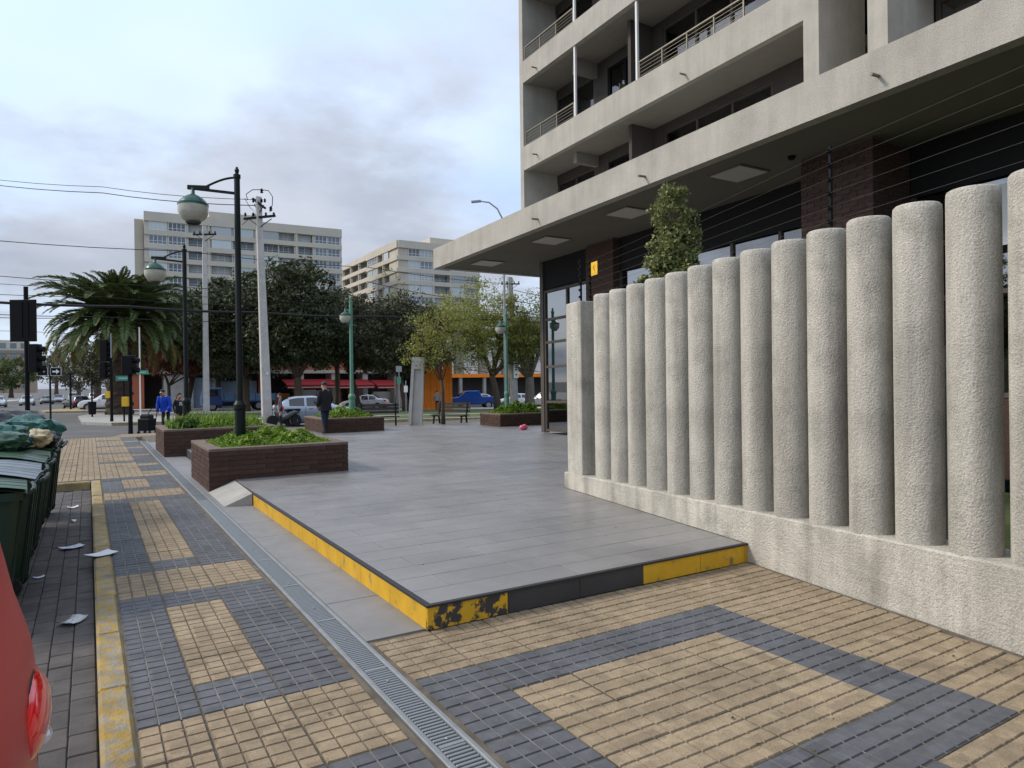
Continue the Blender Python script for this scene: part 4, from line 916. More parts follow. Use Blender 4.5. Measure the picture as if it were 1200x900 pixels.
def gsign(label, x, y, h, z, wd, matp, off=0):
    t = thing('street_name_sign', label, 'street sign', (x, y, GB-.1), -YAW)
    obj('post', MB().lathe([(.045, 0), (.04, h)], 10), matp, t); p = obj('plate', MB().box(-wd/2+off, wd/2+off, -.065, -.05, z-.13, z+.13), M_SIGNG, t)
    obj('print', MB().box(-wd*.3+off, wd*.32+off, -.0685, -.0655, z-.03, z+.035), mat('sign_print', (.35, .5, .42), .5), p)
gsign('green street name plate on a thin white pole right of the palm trunk', 2.85, 50.5, 5.9, 3.0, .95, M_WHITEP, .1)
gsign('green street name plate in front of the palm trunk', 1.62, 42.4, 2.75, 2.45, .78, M_BLACK)
lb = thing('litter_bin', 'dark litter bin on a post at the traffic island', 'litter bin', (.2, 52.0, -.12)); obj('post', MB().lathe([(.05, 0), (.05, 2.9)], 8), M_BLACK, lb); obj('basket', MB().lathe([(.16, .28), (.21, .3), (.24, 1.05), (.26, 1.06), (.26, 1.1), (.05, 1.1)], 14, (0, -.2, 0)), M_BLACK, lb)
sp = thing('sign_post', 'plain black post at the tip of the traffic island', 'post', (-1.5, 81.5, -.12)); obj('post', MB().lathe([(.09, 0), (.08, 3.6)], 8), M_BLACK, sp); obj('cap', MB().lathe([(.12, 3.6), (.12, 3.7), (.02, 3.75)], 8), M_BLACK, sp)
for i, (x, y) in enumerate(((18.2, 44.6), (18.65, 44.5))):
    t = thing('small_sign', ('left', 'right')[i]+' one of two thin sign posts in front of the white sedan', 'road sign', (x, y, -.1), -YAW); obj('post', MB().lathe([(.03, 0), (.035, 3.4-1.0*i)], 8), M_STEEL, t); obj('plate', MB().box(-.13, .13, -.05, -.035, 2.2-.6*i, 2.65-.6*i), M_SIGNG if i == 0 else M_WHITE, t)
    if i == 0: obj('topper', MB().box(-.2, .2, -.05, -.035, 3.0, 3.4), M_STEEL, t)

# ------------------------------------------------------------------ traffic island, lawn, far kerbs
def sloped(mb): return mb.map(lambda x, y, z: (x, y, z+gf(x, y)+.14))
def sprism(poly, z0, z1): return sloped(MB().prism(poly, z0, z1))
struct('traffic_island', sprism([(1.0, 40.3), (13.2, 40.3), (13.2, 35.6), (46, 35.6), (46, 58), (3.5, 62), (.3, 61), (-.6, 55), (-.3, 43)], -.2, .0), M_CONC)
struct('lawn', sprism([(14.2, 36.8), (45, 36.8), (45, 40.5), (14.2, 41.5)], -.1, .03), M_GRASS); struct('lawn', sprism([(5.0, 43.5), (45, 43.0), (45, 52), (5.0, 53)], -.1, .03), M_GRASS)
struct('island_kerb', sprism([(.97, 40.12), (13.02, 40.12), (13.02, 35.42), (46, 35.42), (46, 35.58), (13.18, 35.58), (13.18, 40.28), (.97, 40.28)], -.2, .02), M_KERB)
struct('island_tip', sprism([(-3.2, 72), (3.2, 72), (3.2, 86), (-2.4, 86), (-3.8, 78)], -.2, -.02), M_KERB)
struct('far_pavement', sprism([(-.5, 73.5), (80, 73.5), (80, 110), (-.5, 110)], -.2, -.02), M_CONC); struct('left_pavement', sprism([(-60, 30), (-15, 30), (-15, 290), (-60, 290)], -.2, -.02), M_CONC)
struct('crossing_ramp', MB().prism([(.5, 26.62), (1.9, 26.62), (2.2, 28.3), (1.0, 28.3)], -.3, -.03), M_BEIGE)
# ------------------------------------------------------------------ vehicles
M_WGLASS = mat('car_glass', (.012, .014, .016), .05, spec=.8); M_TYRE = mat('tyre', (.018, .018, .018), .85); M_RIM = mat('alloy', (.35, .36, .37), .35, metal=.7)
M_TAIL = mat('tail_lens', (.85, .002, .006), .12, spec=.6, coat=.6); M_HEAD = mat('head_lens', (.55, .56, .58), .1, spec=.7, coat=1); M_TRIM = mat('black_trim', (.016, .016, .017), .5); M_PLATE = mat('number_plate', (.7, .7, .68), .5)
CARS = {
 'compact': dict(L=4.1, st=[(2.05, .36, .52, .56, .62, .45), (1.98, .26, .66, .70, .76, .55), (1.7, .22, .78, .82, .84, .62), (1.0, .22, .92, .97, .86, .66), (.82, .22, .94, 1.00, .86, .66), (.15, .22, .95, 1.40, .86, .58), (-.3, .22, .96, 1.50, .86, .60), (-1.1, .22, .99, 1.50, .86, .62), (-1.65, .22, 1.04, 1.52, .86, .70), (-1.86, .24, 1.06, 1.50, .86, .74), (-1.98, .26, 1.08, 1.44, .855, .75), (-2.05, .30, 1.06, 1.32, .83, .72)], win=(.05, -1.2), ws=(.78, .18), rw=(-1.6, -1.9), wb=1.27, wr=.31),  # stations: x (front +), zlow, zbelt, ztop, half width belt, half width top
 'hatch': dict(L=4.1, st=[(2.05, .36, .52, .56, .62, .45), (1.98, .26, .66, .70, .76, .55), (1.7, .22, .78, .82, .84, .62), (1.0, .22, .92, .97, .86, .66), (.82, .22, .94, 1.00, .86, .66), (.15, .22, .95, 1.40, .86, .58), (-.3, .22, .96, 1.48, .86, .60), (-1.1, .22, .98, 1.46, .86, .60), (-1.62, .24, 1.0, 1.36, .85, .58), (-1.85, .28, 1.0, 1.14, .82, .57), (-1.98, .30, .92, .97, .77, .55), (-2.05, .36, .72, .76, .68, .5)], win=(.05, -1.45), ws=(.78, .18), rw=(-1.45, -1.9), wb=1.27, wr=.31),
 'sedan': dict(L=4.6, st=[(2.3, .36, .52, .56, .62, .45), (2.2, .26, .66, .70, .78, .55), (1.9, .22, .78, .82, .86, .62), (1.15, .22, .90, .95, .88, .66), (.95, .22, .92, .98, .88, .66), (.25, .22, .93, 1.36, .88, .56), (-.2, .22, .94, 1.44, .88, .58), (-.9, .22, .96, 1.40, .88, .58), (-1.55, .24, .98, 1.08, .87, .60), (-1.7, .24, .98, 1.04, .87, .62), (-2.15, .28, .96, 1.01, .83, .6), (-2.27, .32, .86, .90, .76, .55), (-2.32, .40, .70, .74, .66, .5)], win=(.15, -1.2), ws=(.9, .3), rw=(-.95, -1.5), wb=1.36, wr=.32),
 'suv': dict(L=4.5, st=[(2.25, .42, .62, .66, .64, .5), (2.17, .32, .80, .85, .80, .6), (1.85, .30, .95, 1.0, .88, .66), (1.05, .30, 1.04, 1.09, .90, .70), (.9, .30, 1.05, 1.12, .90, .70), (.25, .30, 1.06, 1.58, .90, .62), (-.2, .30, 1.07, 1.66, .90, .65), (-1.3, .30, 1.09, 1.64, .90, .65), (-1.85, .32, 1.1, 1.54, .89, .63), (-2.08, .36, 1.08, 1.26, .85, .62), (-2.18, .38, 1.0, 1.06, .80, .6), (-2.25, .44, .80, .85, .70, .5)], win=(.15, -1.7), ws=(.88, .28), rw=(-1.75, -2.1), wb=1.34, wr=.35),
 'van': dict(L=4.9, st=[(2.45, .40, .60, .66, .66, .5), (2.38, .30, .82, .88, .84, .6), (2.1, .28, 1.0, 1.06, .92, .68), (1.7, .28, 1.08, 1.18, .94, .74), (1.05, .28, 1.12, 1.86, .95, .78), (.7, .28, 1.13, 1.96, .95, .80), (-1.5, .28, 1.13, 1.98, .95, .80), (-2.25, .30, 1.13, 1.95, .95, .80), (-2.4, .34, 1.1, 1.7, .93, .78), (-2.45, .40, .95, 1.4, .88, .7)], win=(1.0, .2), ws=(1.66, 1.1), rw=(-2.3, -2.42), wb=1.5, wr=.34)}
def car(label, kind, pos, rz, paint, group=None, name='parked_car', cat='car', scale=1.0):
    K_ = CARS[kind]; t = thing(name, label, cat, pos, rz, group); A = np.array(K_['st']); A = A[A[:, 0].argsort()]
    xs = np.concatenate([np.linspace(A[0, 0], A[0, 0]+.3, 6), np.linspace(A[0, 0]+.38, A[-1, 0]-.38, 40), np.linspace(A[-1, 0]-.3, A[-1, 0], 6)])
    def par(x):
        # lightly smoothed station values
        return np.mean([[np.interp(np.clip(x+d, A[0, 0], A[-1, 0]), A[:, 0], A[:, k]) for k in range(1, 6)] for d in (-.07, -.035, 0, .035, .07)], axis=0)
    HP = [(.90, 'l', 0), (.97, 'l', .06), (1.0, 'm', .25), (1.012, 'm', .5), (1.012, 'm', .72), (.99, 'm', .9), (.965, 'm', 1.0)]
    def ring(x):
        zl, zb, zt, wb, wt = par(x); P = []
        for f, k, u in HP: P.append((f*wb, zl+u if k == 'l' else zl+.06+(zb-zl-.06)*u))
        for u in (.2, .5, .8, .95): P.append((wb*.955+(wt-wb*.955)*u**1.1, zb+(zt-zb-.035)*u))
        P += [(wt*.93, zt-.012), (wt*.6, zt+.008), (0, zt+.014)]; return P
    R_ = [ring(x) for x in xs]; m_ = len(R_[0]); body = MB()
    rows = [[(x, y, z) for y, z in r]+[(x, -y, z) for y, z in reversed(r[:-1])] for x, r in zip(xs, R_)]
    body.grid(rows); body.add(rows[0], [tuple(range(len(rows[0])))]); body.add(rows[-1], [tuple(range(len(rows[0])-1, -1, -1))])
    o = obj('body', body, paint, t); autosmooth(o, 45)
    obj('underside', MB().box(A[0, 0]+.2, A[-1, 0]-.2, -.72, .72, .17, .34), M_TRIM, t)
    def patch(nm, x0, x1, i0, i1, side, m2, off=.006, nx=10, parent=None, iu=3):
        P_ = []
        for x in np.linspace(x0, x1, nx):
            r = np.array(ring(x)); row = []
            for q in np.linspace(i0, i1, iu*max(1, int(abs(i1-i0)))+1):
                a = int(min(math.floor(q), m_-2)); f = q-a; y, z = r[a]*(1-f)+r[a+1]*f; ny, nz = (r[a+1]-r[a])[1], -(r[a+1]-r[a])[0]; nl = math.hypot(ny, nz)+1e-6
                row.append((x, (y+off*ny/nl)*side, z+off*nz/nl))
            P_.append(row)
        w = obj(nm, MB().grid(P_), m2, parent or t); autosmooth(w, 60); return w
    x0, x1 = K_['win']; mid = (x0+x1)/2
    for s_ in (-1, 1):
        if kind == 'van': patch('side_window', x0, x1, 6.3, 9.6, s_, M_WGLASS)
        else:
            patch('side_window', x0, mid+.05, 6.25, 9.7, s_, M_WGLASS); patch('side_window', mid-.05, x1, 6.25, 9.7, s_, M_WGLASS)
        if kind != 'compact': patch('rear_lamp', A[0, 0]+.01, A[0, 0]+.34, 4.3, 6.4, s_, M_TAIL, .012, 10)
        patch('headlight', A[-1, 0]-.07, A[-1, 0]-.42, 4.2, 5.8, s_, M_HEAD, .008, 6)
        if kind == 'compact':
            def blob(rx, ry, rz): return MB().grid([[(rx*math.sin(v)*math.cos(a), ry*math.sin(v)*math.sin(a), rz*math.cos(v)) for a in [2*PI*k/20 for k in range(20)]] for v in [.02+3.1*q/12 for q in range(13)]], closed=True)
            rim_ = obj('lamp_surround', blob(.30, .052, .128), M_TRIM, t, (A[0, 0]+.31, s_*.838, .80), smooth=True)
            obj('rear_lamp', blob(.278, .070, .110), M_TAIL, rim_, (0, s_*.004, .006), smooth=True); obj('reverse_lamp', blob(.10, .070, .022), M_HEAD, rim_, (.05, s_*.008, -.05), smooth=True)
            patch('bumper_seam', A[0, 0]+.02, A[0, 0]+.8, 2.3, 2.4, s_, M_TRIM, .004, 10)
        patch('door_seam', mid-.008, mid+.008, 1.2, 6.2, s_, M_TRIM, .003, 2)
        patch('rear_bumper_trim', A[0, 0]+.02, A[0, 0]+.5, .2, 1.6, s_, M_TRIM, .008, 6)
        mr = MB().box(-.09, .09, -.1, .1, -.07, .07, bev=.03); obj('mirror', mr, paint, t, (x0+.25, s_*(.98 if kind != 'van' else 1.05), A[:, 2].max()+.02))
        hd = MB().box(-.1, .1, -.012, .012, -.014, .014); obj('door_handle', hd, paint, t, (mid+.25, s_*.885, A[:, 2].max()-.12))
        for xw in (K_['wb'], -K_['wb']):
            wr = K_['wr']; zl, zb, zt, wb, wt = par(xw)
            ar = MB().lathe([(wr+.05, 0), (wr+.05, .015), (wr-.02, .018)], 20); obj('wheel_arch', ar, M_TRIM, t, (xw, s_*(wb*.995), wr+.01), (-s_*PI/2, 0, 0))
            w = obj('wheel', MB().lathe([(wr*.6, -.10), (wr*.96, -.10), (wr, -.06), (wr, .06), (wr*.96, .1), (wr*.6, .1)], 22), M_TYRE, t, (xw, s_*(wb-.07), wr), (-s_*PI/2, 0, 0))
            rm_ = MB().lathe([(wr*.62, .09), (wr*.62, .108), (wr*.2, .10), (wr*.12, .118)], 16); obj('rim', rm_, M_RIM, w)
    for nm, (a, b) in (('windscreen', K_['ws']), ('rear_window', K_['rw'])):
        P_ = []
        for x in np.linspace(a, b, 7):
            zl, zb, zt, wb, wt = par(x); P_.append([(x+(.012 if nm == 'windscreen' else -.012), y*wt*.94, zt+.012+.008*(1-abs(y))) for y in np.linspace(-1, 1, 7)])
        obj(nm, MB().grid(P_), M_WGLASS, t)
    zl, zb, zt, wb, wt = par(A[0, 0]); obj('number_plate', MB().box(A[0, 0]-.02, A[0, 0]-.004, -.22, .22, zl+.14, zl+.26), M_PLATE, t)
    obj('grille', MB().box(A[-1, 0]+.002, A[-1, 0]+.014, -.4, .4, A[-1, 1]+.01, A[-1, 1]+.12), M_TRIM, t)
    return t
def paint(nm, c, metal=.0, rough=.25): return mat('paint_'+nm, c, rough, metal=metal, spec=.45, coat=.35)
P_RED = mat('paint_red', (.50, .002, .006), .3, spec=.18, coat=.0); P_SILV = paint('silver_blue', (.33, .37, .44), .5); P_WHITE = paint('white', (.72, .72, .72)); P_GREY = paint('grey', (.12, .13, .14), .4); P_LSILV = paint('silver', (.42, .44, .46), .5); P_BLUE = paint('blue', (.012, .07, .32), .2); P_DARK = paint('dark', (.02, .022, .026), .2); P_MAR = paint('maroon', (.16, .015, .02))
car('red hatchback parked at the kerb, only its rear corner and tail lamp showing', 'compact', (-1.02, .84, -.12), -PI/2, P_RED)
car('silver-blue hatchback parked beside the motorcycle behind the walking man', 'hatch', (9.75, 34.45, -.14), rad(-8), P_SILV, scale=1)
car('white sedan parked under the trees by the red awnings', 'sedan', (22.9, 65.0, -.14), rad(150), P_WHITE)
car('white sport utility car nosing out behind the palm trunk', 'suv', (1.4, 80.5, -.14), rad(172), P_WHITE)
car('dark car beside the white one left of the palm', 'hatch', (-1.2, 92, -.14), rad(110), P_DARK)
car('maroon car behind the white sport utility car', 'hatch', (3.0, 88, -.14), rad(175), P_MAR)
car('white hatchback behind the light green lamp at the right', 'hatch', (40.2, 65.5, -.14), rad(165), P_WHITE)
car('small silver hatchback just right of the blue pickup', 'hatch', (37.2, 69, -.14), rad(165), P_LSILV)
car('grey sport utility car seen from behind next to the glass corner', 'suv', (40.0, 59.0, -.14), rad(110), P_LSILV)
LBL = ['silver', 'pale', 'white']
car('pale sedan at the far left edge of the street', 'sedan', (-9.8, 109, -.14), rad(-88), P_LSILV, 'cars along the far street'); car('silver hatchback left of the signal post in the far street', 'hatch', (-7.6, 123, -.14), rad(-90), P_LSILV, 'cars along the far street')
car('grey sedan just behind the signal post in the far street', 'sedan', (-5.9, 139, -.14), rad(-90), P_GREY, 'cars along the far street'); car('light silver car right of the signal post in the far street', 'suv', (-4.7, 154, -.14), rad(-90), P_LSILV, 'cars along the far street')
car('white van parked in the far street left of the arrow sign', 'van', (-2.6, 168, -.14), rad(-90), P_WHITE, 'cars along the far street', 'parked_van', 'van'); car('white delivery van far away right of the arrow sign', 'van', (1.0, 215, -.14), rad(-90), P_WHITE, 'cars along the far street', 'parked_van', 'van')
car('small white car far away just right of the arrow post', 'sedan', (-1.6, 200, -.14), rad(-90), P_WHITE, 'cars along the far street'); car('small pale blue car far away left of the dark car', 'hatch', (3.4, 190, -.14), rad(-90), P_SILV, 'cars along the far street')
# pickup
def wheel_at(t, x, y, s_, wr=.38):
    w = obj('wheel', MB().lathe([(wr*.6, -.12), (wr*.96, -.12), (wr, -.07), (wr, .07), (wr*.96, .12), (wr*.6, .12)], 20), M_TYRE, t, (x, y, wr), (-s_*PI/2, 0, 0)); obj('rim', MB().lathe([(wr*.62, .11), (wr*.62, .128), (wr*.15, .13)], 14), M_RIM, w)
pk = thing('pickup_truck', 'bright blue double-cab pickup parked under the light green tree', 'pickup truck', (32.4, 60.9, -.14), rad(160))
b_ = MB()
prof = [(2.6, .55), (2.62, .95), (2.5, 1.08), (1.35, 1.18), (.55, 1.78), (-.75, 1.80), (-1.05, 1.2), (-2.65, 1.18), (-2.68, .55), (-2.2, .45), (2.3, .45)]
for y0, y1, q in ((-.92, .92, 1.0),): 
    n = len(prof); b_.add([(x, -.92+(.14 if z > 1.3 else 0), z) for x, z in prof]+[(x, .92-(.14 if z > 1.3 else 0), z) for x, z in prof], [tuple(range(n)), tuple(range(2*n-1, n-1, -1))]+[(i, n+i, n+(i+1) % n, (i+1) % n) for i in range(n)])
o = obj('body', b_, P_BLUE, pk); bv = o.modifiers.new('round', 'BEVEL'); bv.width = .05; bv.segments = 2
for s_ in (-1, 1):
    for x0, x1, x2, x3 in ((1.12, .1, .1, .56), (.0, -.72, -.6, .0)):
        obj('side_window', MB().add([(x0, s_*.905, 1.24), (x1, s_*.905, 1.24), (x2, s_*.80, 1.70), (x3, s_*.80, 1.70)], [(0, 1, 2, 3)]), M_WGLASS, pk)
    for x in (1.6, -1.65): wheel_at(pk, x, s_*.84, s_)
    obj('tail_lamp', MB().box(-2.70, -2.66, s_*.82-.07, s_*.82+.07, .8, 1.12), M_TAIL, pk); obj('step', MB().box(-1.0, 1.0, s_*.93-.04, s_*.93+.04, .38, .43), M_RIM, pk)
obj('rear_window', MB().add([(-.83, -.68, 1.28), (-.83, .68, 1.28), (-.80, .6, 1.68), (-.80, -.6, 1.68)], [(0, 1, 2, 3)]).map(lambda x, y, z: (x-.13*(1.7-z)/.5*1.0-.04, y, z)), M_WGLASS, pk); obj('windscreen', MB().add([(1.30, -.8, 1.26), (1.30, .8, 1.26), (.62, .68, 1.75), (.62, -.68, 1.75)], [(0, 1, 2, 3)]), M_WGLASS, pk); obj('bumper', MB().box(-2.78, -2.69, -.85, .85, .5, .66), M_RIM, pk)
# blue flat-bed truck
tk = thing('flatbed_truck', 'light blue flat-bed truck parked behind the concrete poles', 'truck', (12.0, 70.5, -.14), rad(-3)); P_LB = paint('light_blue', (.12, .27, .45)); P_CABB = paint('cab_blue', (.04, .10, .30))
for i in range(3):
    obj('side_board', MB().box(-1.1, 3.6, -1.13, -1.09, .98+.21*i, 1.17+.21*i), P_LB, tk)
for i in range(6): obj('board_post', MB().box(-1.12+i*.93, -1.06+i*.93, -1.16, -1.135, .9, 1.66), P_CABB, tk)
obj('bed', MB().box(-1.1, 3.6, -1.08, 1.1, .82, .96), P_CABB, tk); obj('chassis', MB().box(-2.6, 3.5, -.6, .6, .45, .8), M_TRIM, tk)
cb = MB(); pc = [(-3.0, .5), (-3.0, 1.35), (-2.75, 2.15), (-1.3, 2.2), (-1.2, .5)]; n = 5
cb.add([(x, -1.05, z) for x, z in pc]+[(x, 1.05, z) for x, z in pc], [tuple(range(n)), tuple(range(2*n-1, n-1, -1))]+[(i, n+i, n+(i+1) % n, (i+1) % n) for i in range(n)]); o = obj('cab', cb, P_CABB, tk); bv = o.modifiers.new('round', 'BEVEL'); bv.width = .06
obj('cab_window', MB().add([(-2.72, -1.06, 1.4), (-1.6, -1.06, 1.4), (-1.6, -1.06, 2.0), (-2.6, -1.06, 2.0)], [(0, 1, 2, 3)]), M_WGLASS, tk)
for x in (-2.1, 2.0, 2.9): wheel_at(tk, x, -.92, -1, .44); wheel_at(tk, x, .92, 1, .44)
# motorcycle
mc = thing('motorcycle', 'grey scooter parked between the utility pole and the silver car', 'motorcycle', (7.9, 33.6, -.13), rad(195))
for x in (-.62, .62):
    w = obj('wheel', MB().lathe([(.2, -.05), (.27, -.05), (.29, 0), (.27, .05), (.2, .05)], 18), M_TYRE, mc, (x, 0, .29), (PI/2, 0, 0)); obj('rim', MB().lathe([(.2, -.03), (.2, .03), (.05, .05)], 12), M_RIM, w)
fb = MB().tube([(-.75, 0, .72), (-.45, 0, .70), (-.1, 0, .5), (.1, 0, .42), (.35, 0, .55), (.45, 0, .95)], [.1, .17, .16, .12, .14, .08], 10); o = obj('body', fb, P_GREY, mc, smooth=True)
obj('seat', MB().box(-.8, -.05, -.14, .14, .74, .84, bev=.04), M_BLACK, mc); obj('fork', MB().tube([(.62, 0, .29), (.5, 0, .75), (.42, 0, 1.05)], .03, 8), M_STEEL, mc); obj('handlebar', MB().tube([(.36, -.34, 1.08), (.44, -.1, 1.03), (.44, .1, 1.03), (.36, .34, 1.08)], .017, 8), M_BLACK, mc); obj('headlight', MB().lathe([(.02, -.05), (.09, 0), (.09, .05), (.03, .07)], 12), M_HEAD, mc, (.5, 0, .95), (0, PI/2, 0))

# ------------------------------------------------------------------ wheeled bins and bags
M_BIN = mat('bin_green', (.006, .028, .015), .5, .15, 3, .1, 30, spec=.45, dirt=(3, .25)); M_LID = mat('lid_green', (.03, .075, .035), .45, .15, 3, spec=.45, dirt=(4, .25)); M_LIDB = mat('lid_grey', (.17, .20, .22), .45, .12, 3, dirt=(4, .3)); M_BAGB = mat('black_bag', (.012, .012, .014), .28, spec=.6); M_BAGT = mat('teal_bag', (.008, .095, .072), .3, .2, 6, spec=.6)
def wbin(label, x, y, rz, lidm, lean=0, openl=.0):
    t = thing('wheeled_bin', label, 'waste bin', (x, y, -.118), rz, 'green waste bins in the parking bay'); t.rotation_euler = (lean, 0, rz)
    # local +x is the hinge/wheel side facing the pavement
    bd = MB(); rows = []
    for z, sx, sy in ((.05, .24, .22), (.10, .255, .235), (.55, .31, .265), (.93, .35, .29), (.935, .375, .315), (1.0, .378, .318)):
        c = .05; rows.append([(sx-c, -sy, z), (sx, -sy+c, z), (sx, sy-c, z), (sx-c, sy, z), (-sx+c, sy, z), (-sx, sy-c, z), (-sx, -sy+c, z), (-sx+c, -sy, z)])
    bd.grid(rows, closed=True); bd.add(rows[0], [tuple(range(7, -1, -1))]); o = obj('body', bd, M_BIN, t)
    for k in (-.16, 0, .16): obj('rib', MB().add([(.262, k-.02, .12), (.262, k+.02, .12), (.352, k+.02, .9), (.352, k-.02, .9), (.285, k-.02, .12), (.285, k+.02, .12), (.374, k+.02, .9), (.374, k-.02, .9)], [(0, 3, 2, 1), (4, 5, 6, 7), (0, 1, 5, 4), (2, 3, 7, 6), (0, 4, 7, 3), (1, 2, 6, 5)]), M_BIN, t)
    ld = MB(); P_ = []
    for i in range(7):
        u = i/6; xx = .40-.80*u; zz_ = 1.02+.055*math.sin(PI*u)+openl*u; P_.append([(xx, yy, zz_+.02*(1-abs(yy)/.33)) for yy in (-.33, -.22, -.11, 0, .11, .22, .33)])
    ld.grid(P_); ld.grid([[(a, b, c-.03) for a, b, c in r] for r in P_][::-1]); o = obj('lid', ld, lidm, t)
    for yy in (-.2, -.06, .06, .2): obj('lid_rib', MB().tube([(P_[i][3][0], yy, P_[i][3][2]-.008-.02*abs(yy)/.33) for i in range(7)], .012, 6), lidm, o)
    obj('handle', MB().tube([(.37, -.24, .95), (.44, -.24, 1.0), (.45, 0, 1.0), (.44, .24, 1.0), (.37, .24, .95)], .018, 8), M_BIN, t)
    for s_ in (-1, 1):
        w = obj('wheel', MB().lathe([(.03, -.03), (.085, -.03), (.095, 0), (.085, .03), (.03, .03)], 16), M_RUBBER, t, (.19, s_*.2, .095), (PI/2, 0, 0))
    return t
BX = -.80
for i_, (y_, lab_, lm_, op_, ln_, rz_) in enumerate((
  (6.75, 'nearest green wheeled bin, just beyond the red car', M_LID, 0, 0, 4), (7.48, 'second green bin with a grey lid, behind the nearest one', M_LIDB, .05, 0, -3), (8.22, 'third green bin, with a pale grey ribbed lid', M_LIDB, .03, 0, 2),
  (8.98, 'fourth green bin in the row with a green lid', M_LID, .06, 0, -2), (9.75, 'fifth green bin in the row, under the teal bag', M_LID, 0, 0, 3), (10.55, 'sixth green bin in the row, second from its far end', M_LID, 0, 0, -2), (11.75, 'farthest green bin, leaning away at the end of the row', M_BIN, 0, 5, -6))):
    wbin(lab_, BX+random.uniform(-.03, .03)+(.06 if i_ == 6 else 0), y_, rad(rz_), lm_, lean=rad(ln_), openl=op_)
wbin('green bin in the second row nearest the road', -1.62, 9.2, rad(180), M_LID); wbin('rear green bin under the black bags', -1.62, 10.3, rad(180), M_LIDB)
def bag(label, x, y, z, r, matl, seed, sz=(1, 1, .62)):
    mb = MB(); rows = []; n = 44; so = Vector((seed*3.7, seed*1.9, 0))
    for i in range(26):
        v = PI*i/25; row = []
        for j in range(n):
            a = 2*PI*j/n; d = Vector((math.sin(v)*math.cos(a), math.sin(v)*math.sin(a), -math.cos(v)))
            k = 1+.30*mnoise.noise(d*1.6+so)-.26*abs(mnoise.noise(d*3.6+so))-.16*abs(mnoise.noise(d*8+so))+.05*mnoise.noise(d*17+so)
            row.append((r*k*d.x*sz[0], r*k*d.y*sz[1], r*k*d.z*sz[2]))
        rows.append(row)
    mb.grid(rows, closed=True); mb.add(rows[0], [tuple(range(n-1, -1, -1))]); o = obj('rubbish_bag', mb, matl, None, (x, y, z)); autosmooth(o, 50); tag(o, label, 'rubbish bag', 'rubbish bags on the bins')
bag('big black rubbish bag on top of the rear bins', -1.60, 10.6, 1.28, .52, M_BAGB, 1); bag('smaller black rubbish bag right of the big one', -1.0, 11.4, 1.14, .42, M_BAGB, 2, (1.4, 1, .55)); bag('rounded teal rubbish bag on the end bins', -.66, 10.75, 1.10, .36, M_BAGT, 3, (1.1, 1.1, .65)); bag('flattened teal rubbish bag at the left frame edge', -1.45, 9.4, 1.10, .40, M_BAGT, 4, (1.2, 1, .5)); bag('teal bag crumpled over the front bin lids', -.92, 9.75, 1.10, .34, M_BAGT, 5, (1.2, 1, .5)); bag('black bag squeezed between the teal ones', -1.2, 10.15, 1.14, .34, M_BAGB, 6, (1.4, 1, .55)); bag('pale cream bag wedged at the lip of the end bin', -.56, 10.15, 1.06, .19, mat('cream_bag', (.5, .40, .24), .5, .2, 8), 7); bag('small dark bag hanging at the corner of the end bin', -.50, 10.5, 1.02, .2, M_BAGB, 8); bag('dark green bag lying flat behind the cream one', -.85, 9.25, 1.1, .25, mat('green_bag', (.03, .09, .05), .35, .2, 6, spec=.6), 9, (1.2, 1, .5))
# litter
def litter(label, x, y, z, w, l, rz, matl, curl=.02, seed=0):
    rng = np.random.default_rng(seed); P_ = []
    for i in range(6): P_.append([((i/5-.5)*w, (j/4-.5)*l, .006+curl*(abs(i/5-.5)*2)**2+.4*curl*math.sin(j*1.7+seed)*rng.random()) for j in range(5)])
    mb = MB().grid(P_); mb.grid([[(a, b, c-.0012) for a, b, c in r] for r in P_][::-1]); o = obj('litter_paper', mb, matl, None, (x, y, z), (0, 0, rz)); tag(o, label, 'litter', 'scraps of litter')
M_PAP = mat('paper', (.72, .73, .78), .8); M_PAPB = mat('printed_paper', (.45, .48, .70), .7, col2=(.75, .75, .78), mask=(14, .45, .55)); M_BUB = mat('plastic_film', (.36, .37, .36), .25, .35, 20, spec=.7)
litter('white folded sheet of paper lying on the yellow kerb', .09, 8.0, .012, .24, .19, .5, M_PAP, .012, 1); litter('blue and white printed leaflet on the bay pavers', -.18, 9.15, -.112, .22, .15, .4, M_PAPB, .015, 2); litter('crumpled clear plastic film on the bay pavers near the car', -.13, 6.25, -.112, .19, .13, .9, M_BUB, .025, 3); litter('tiny lilac scrap beside the nearest bin', -.42, 7.9, -.112, .09, .06, .2, M_PAPB, .01, 4); litter('small white scrap beside the far bin', -.22, 12.2, -.112, .14, .09, .1, M_PAP, .02, 5); litter('second small white scrap near the far kerb', -.2, 10.9, -.112, .08, .06, 1.0, M_PAP, .02, 6)
pb = MB().lathe([(.02, 0), (.09, .02), (.12, .07), (.10, .13), (.03, .16)], 14); pb.map(lambda x, y, z: (x*1.25, y*.8, z+.01*math.sin(x*60))); tag(obj('pink_bag', pb, mat('pink_plastic', (.85, .13, .22), .4), None, (11.6, 18.3, PZ), smooth=True), 'small bright pink plastic bundle on the terrace floor', 'plastic bag')
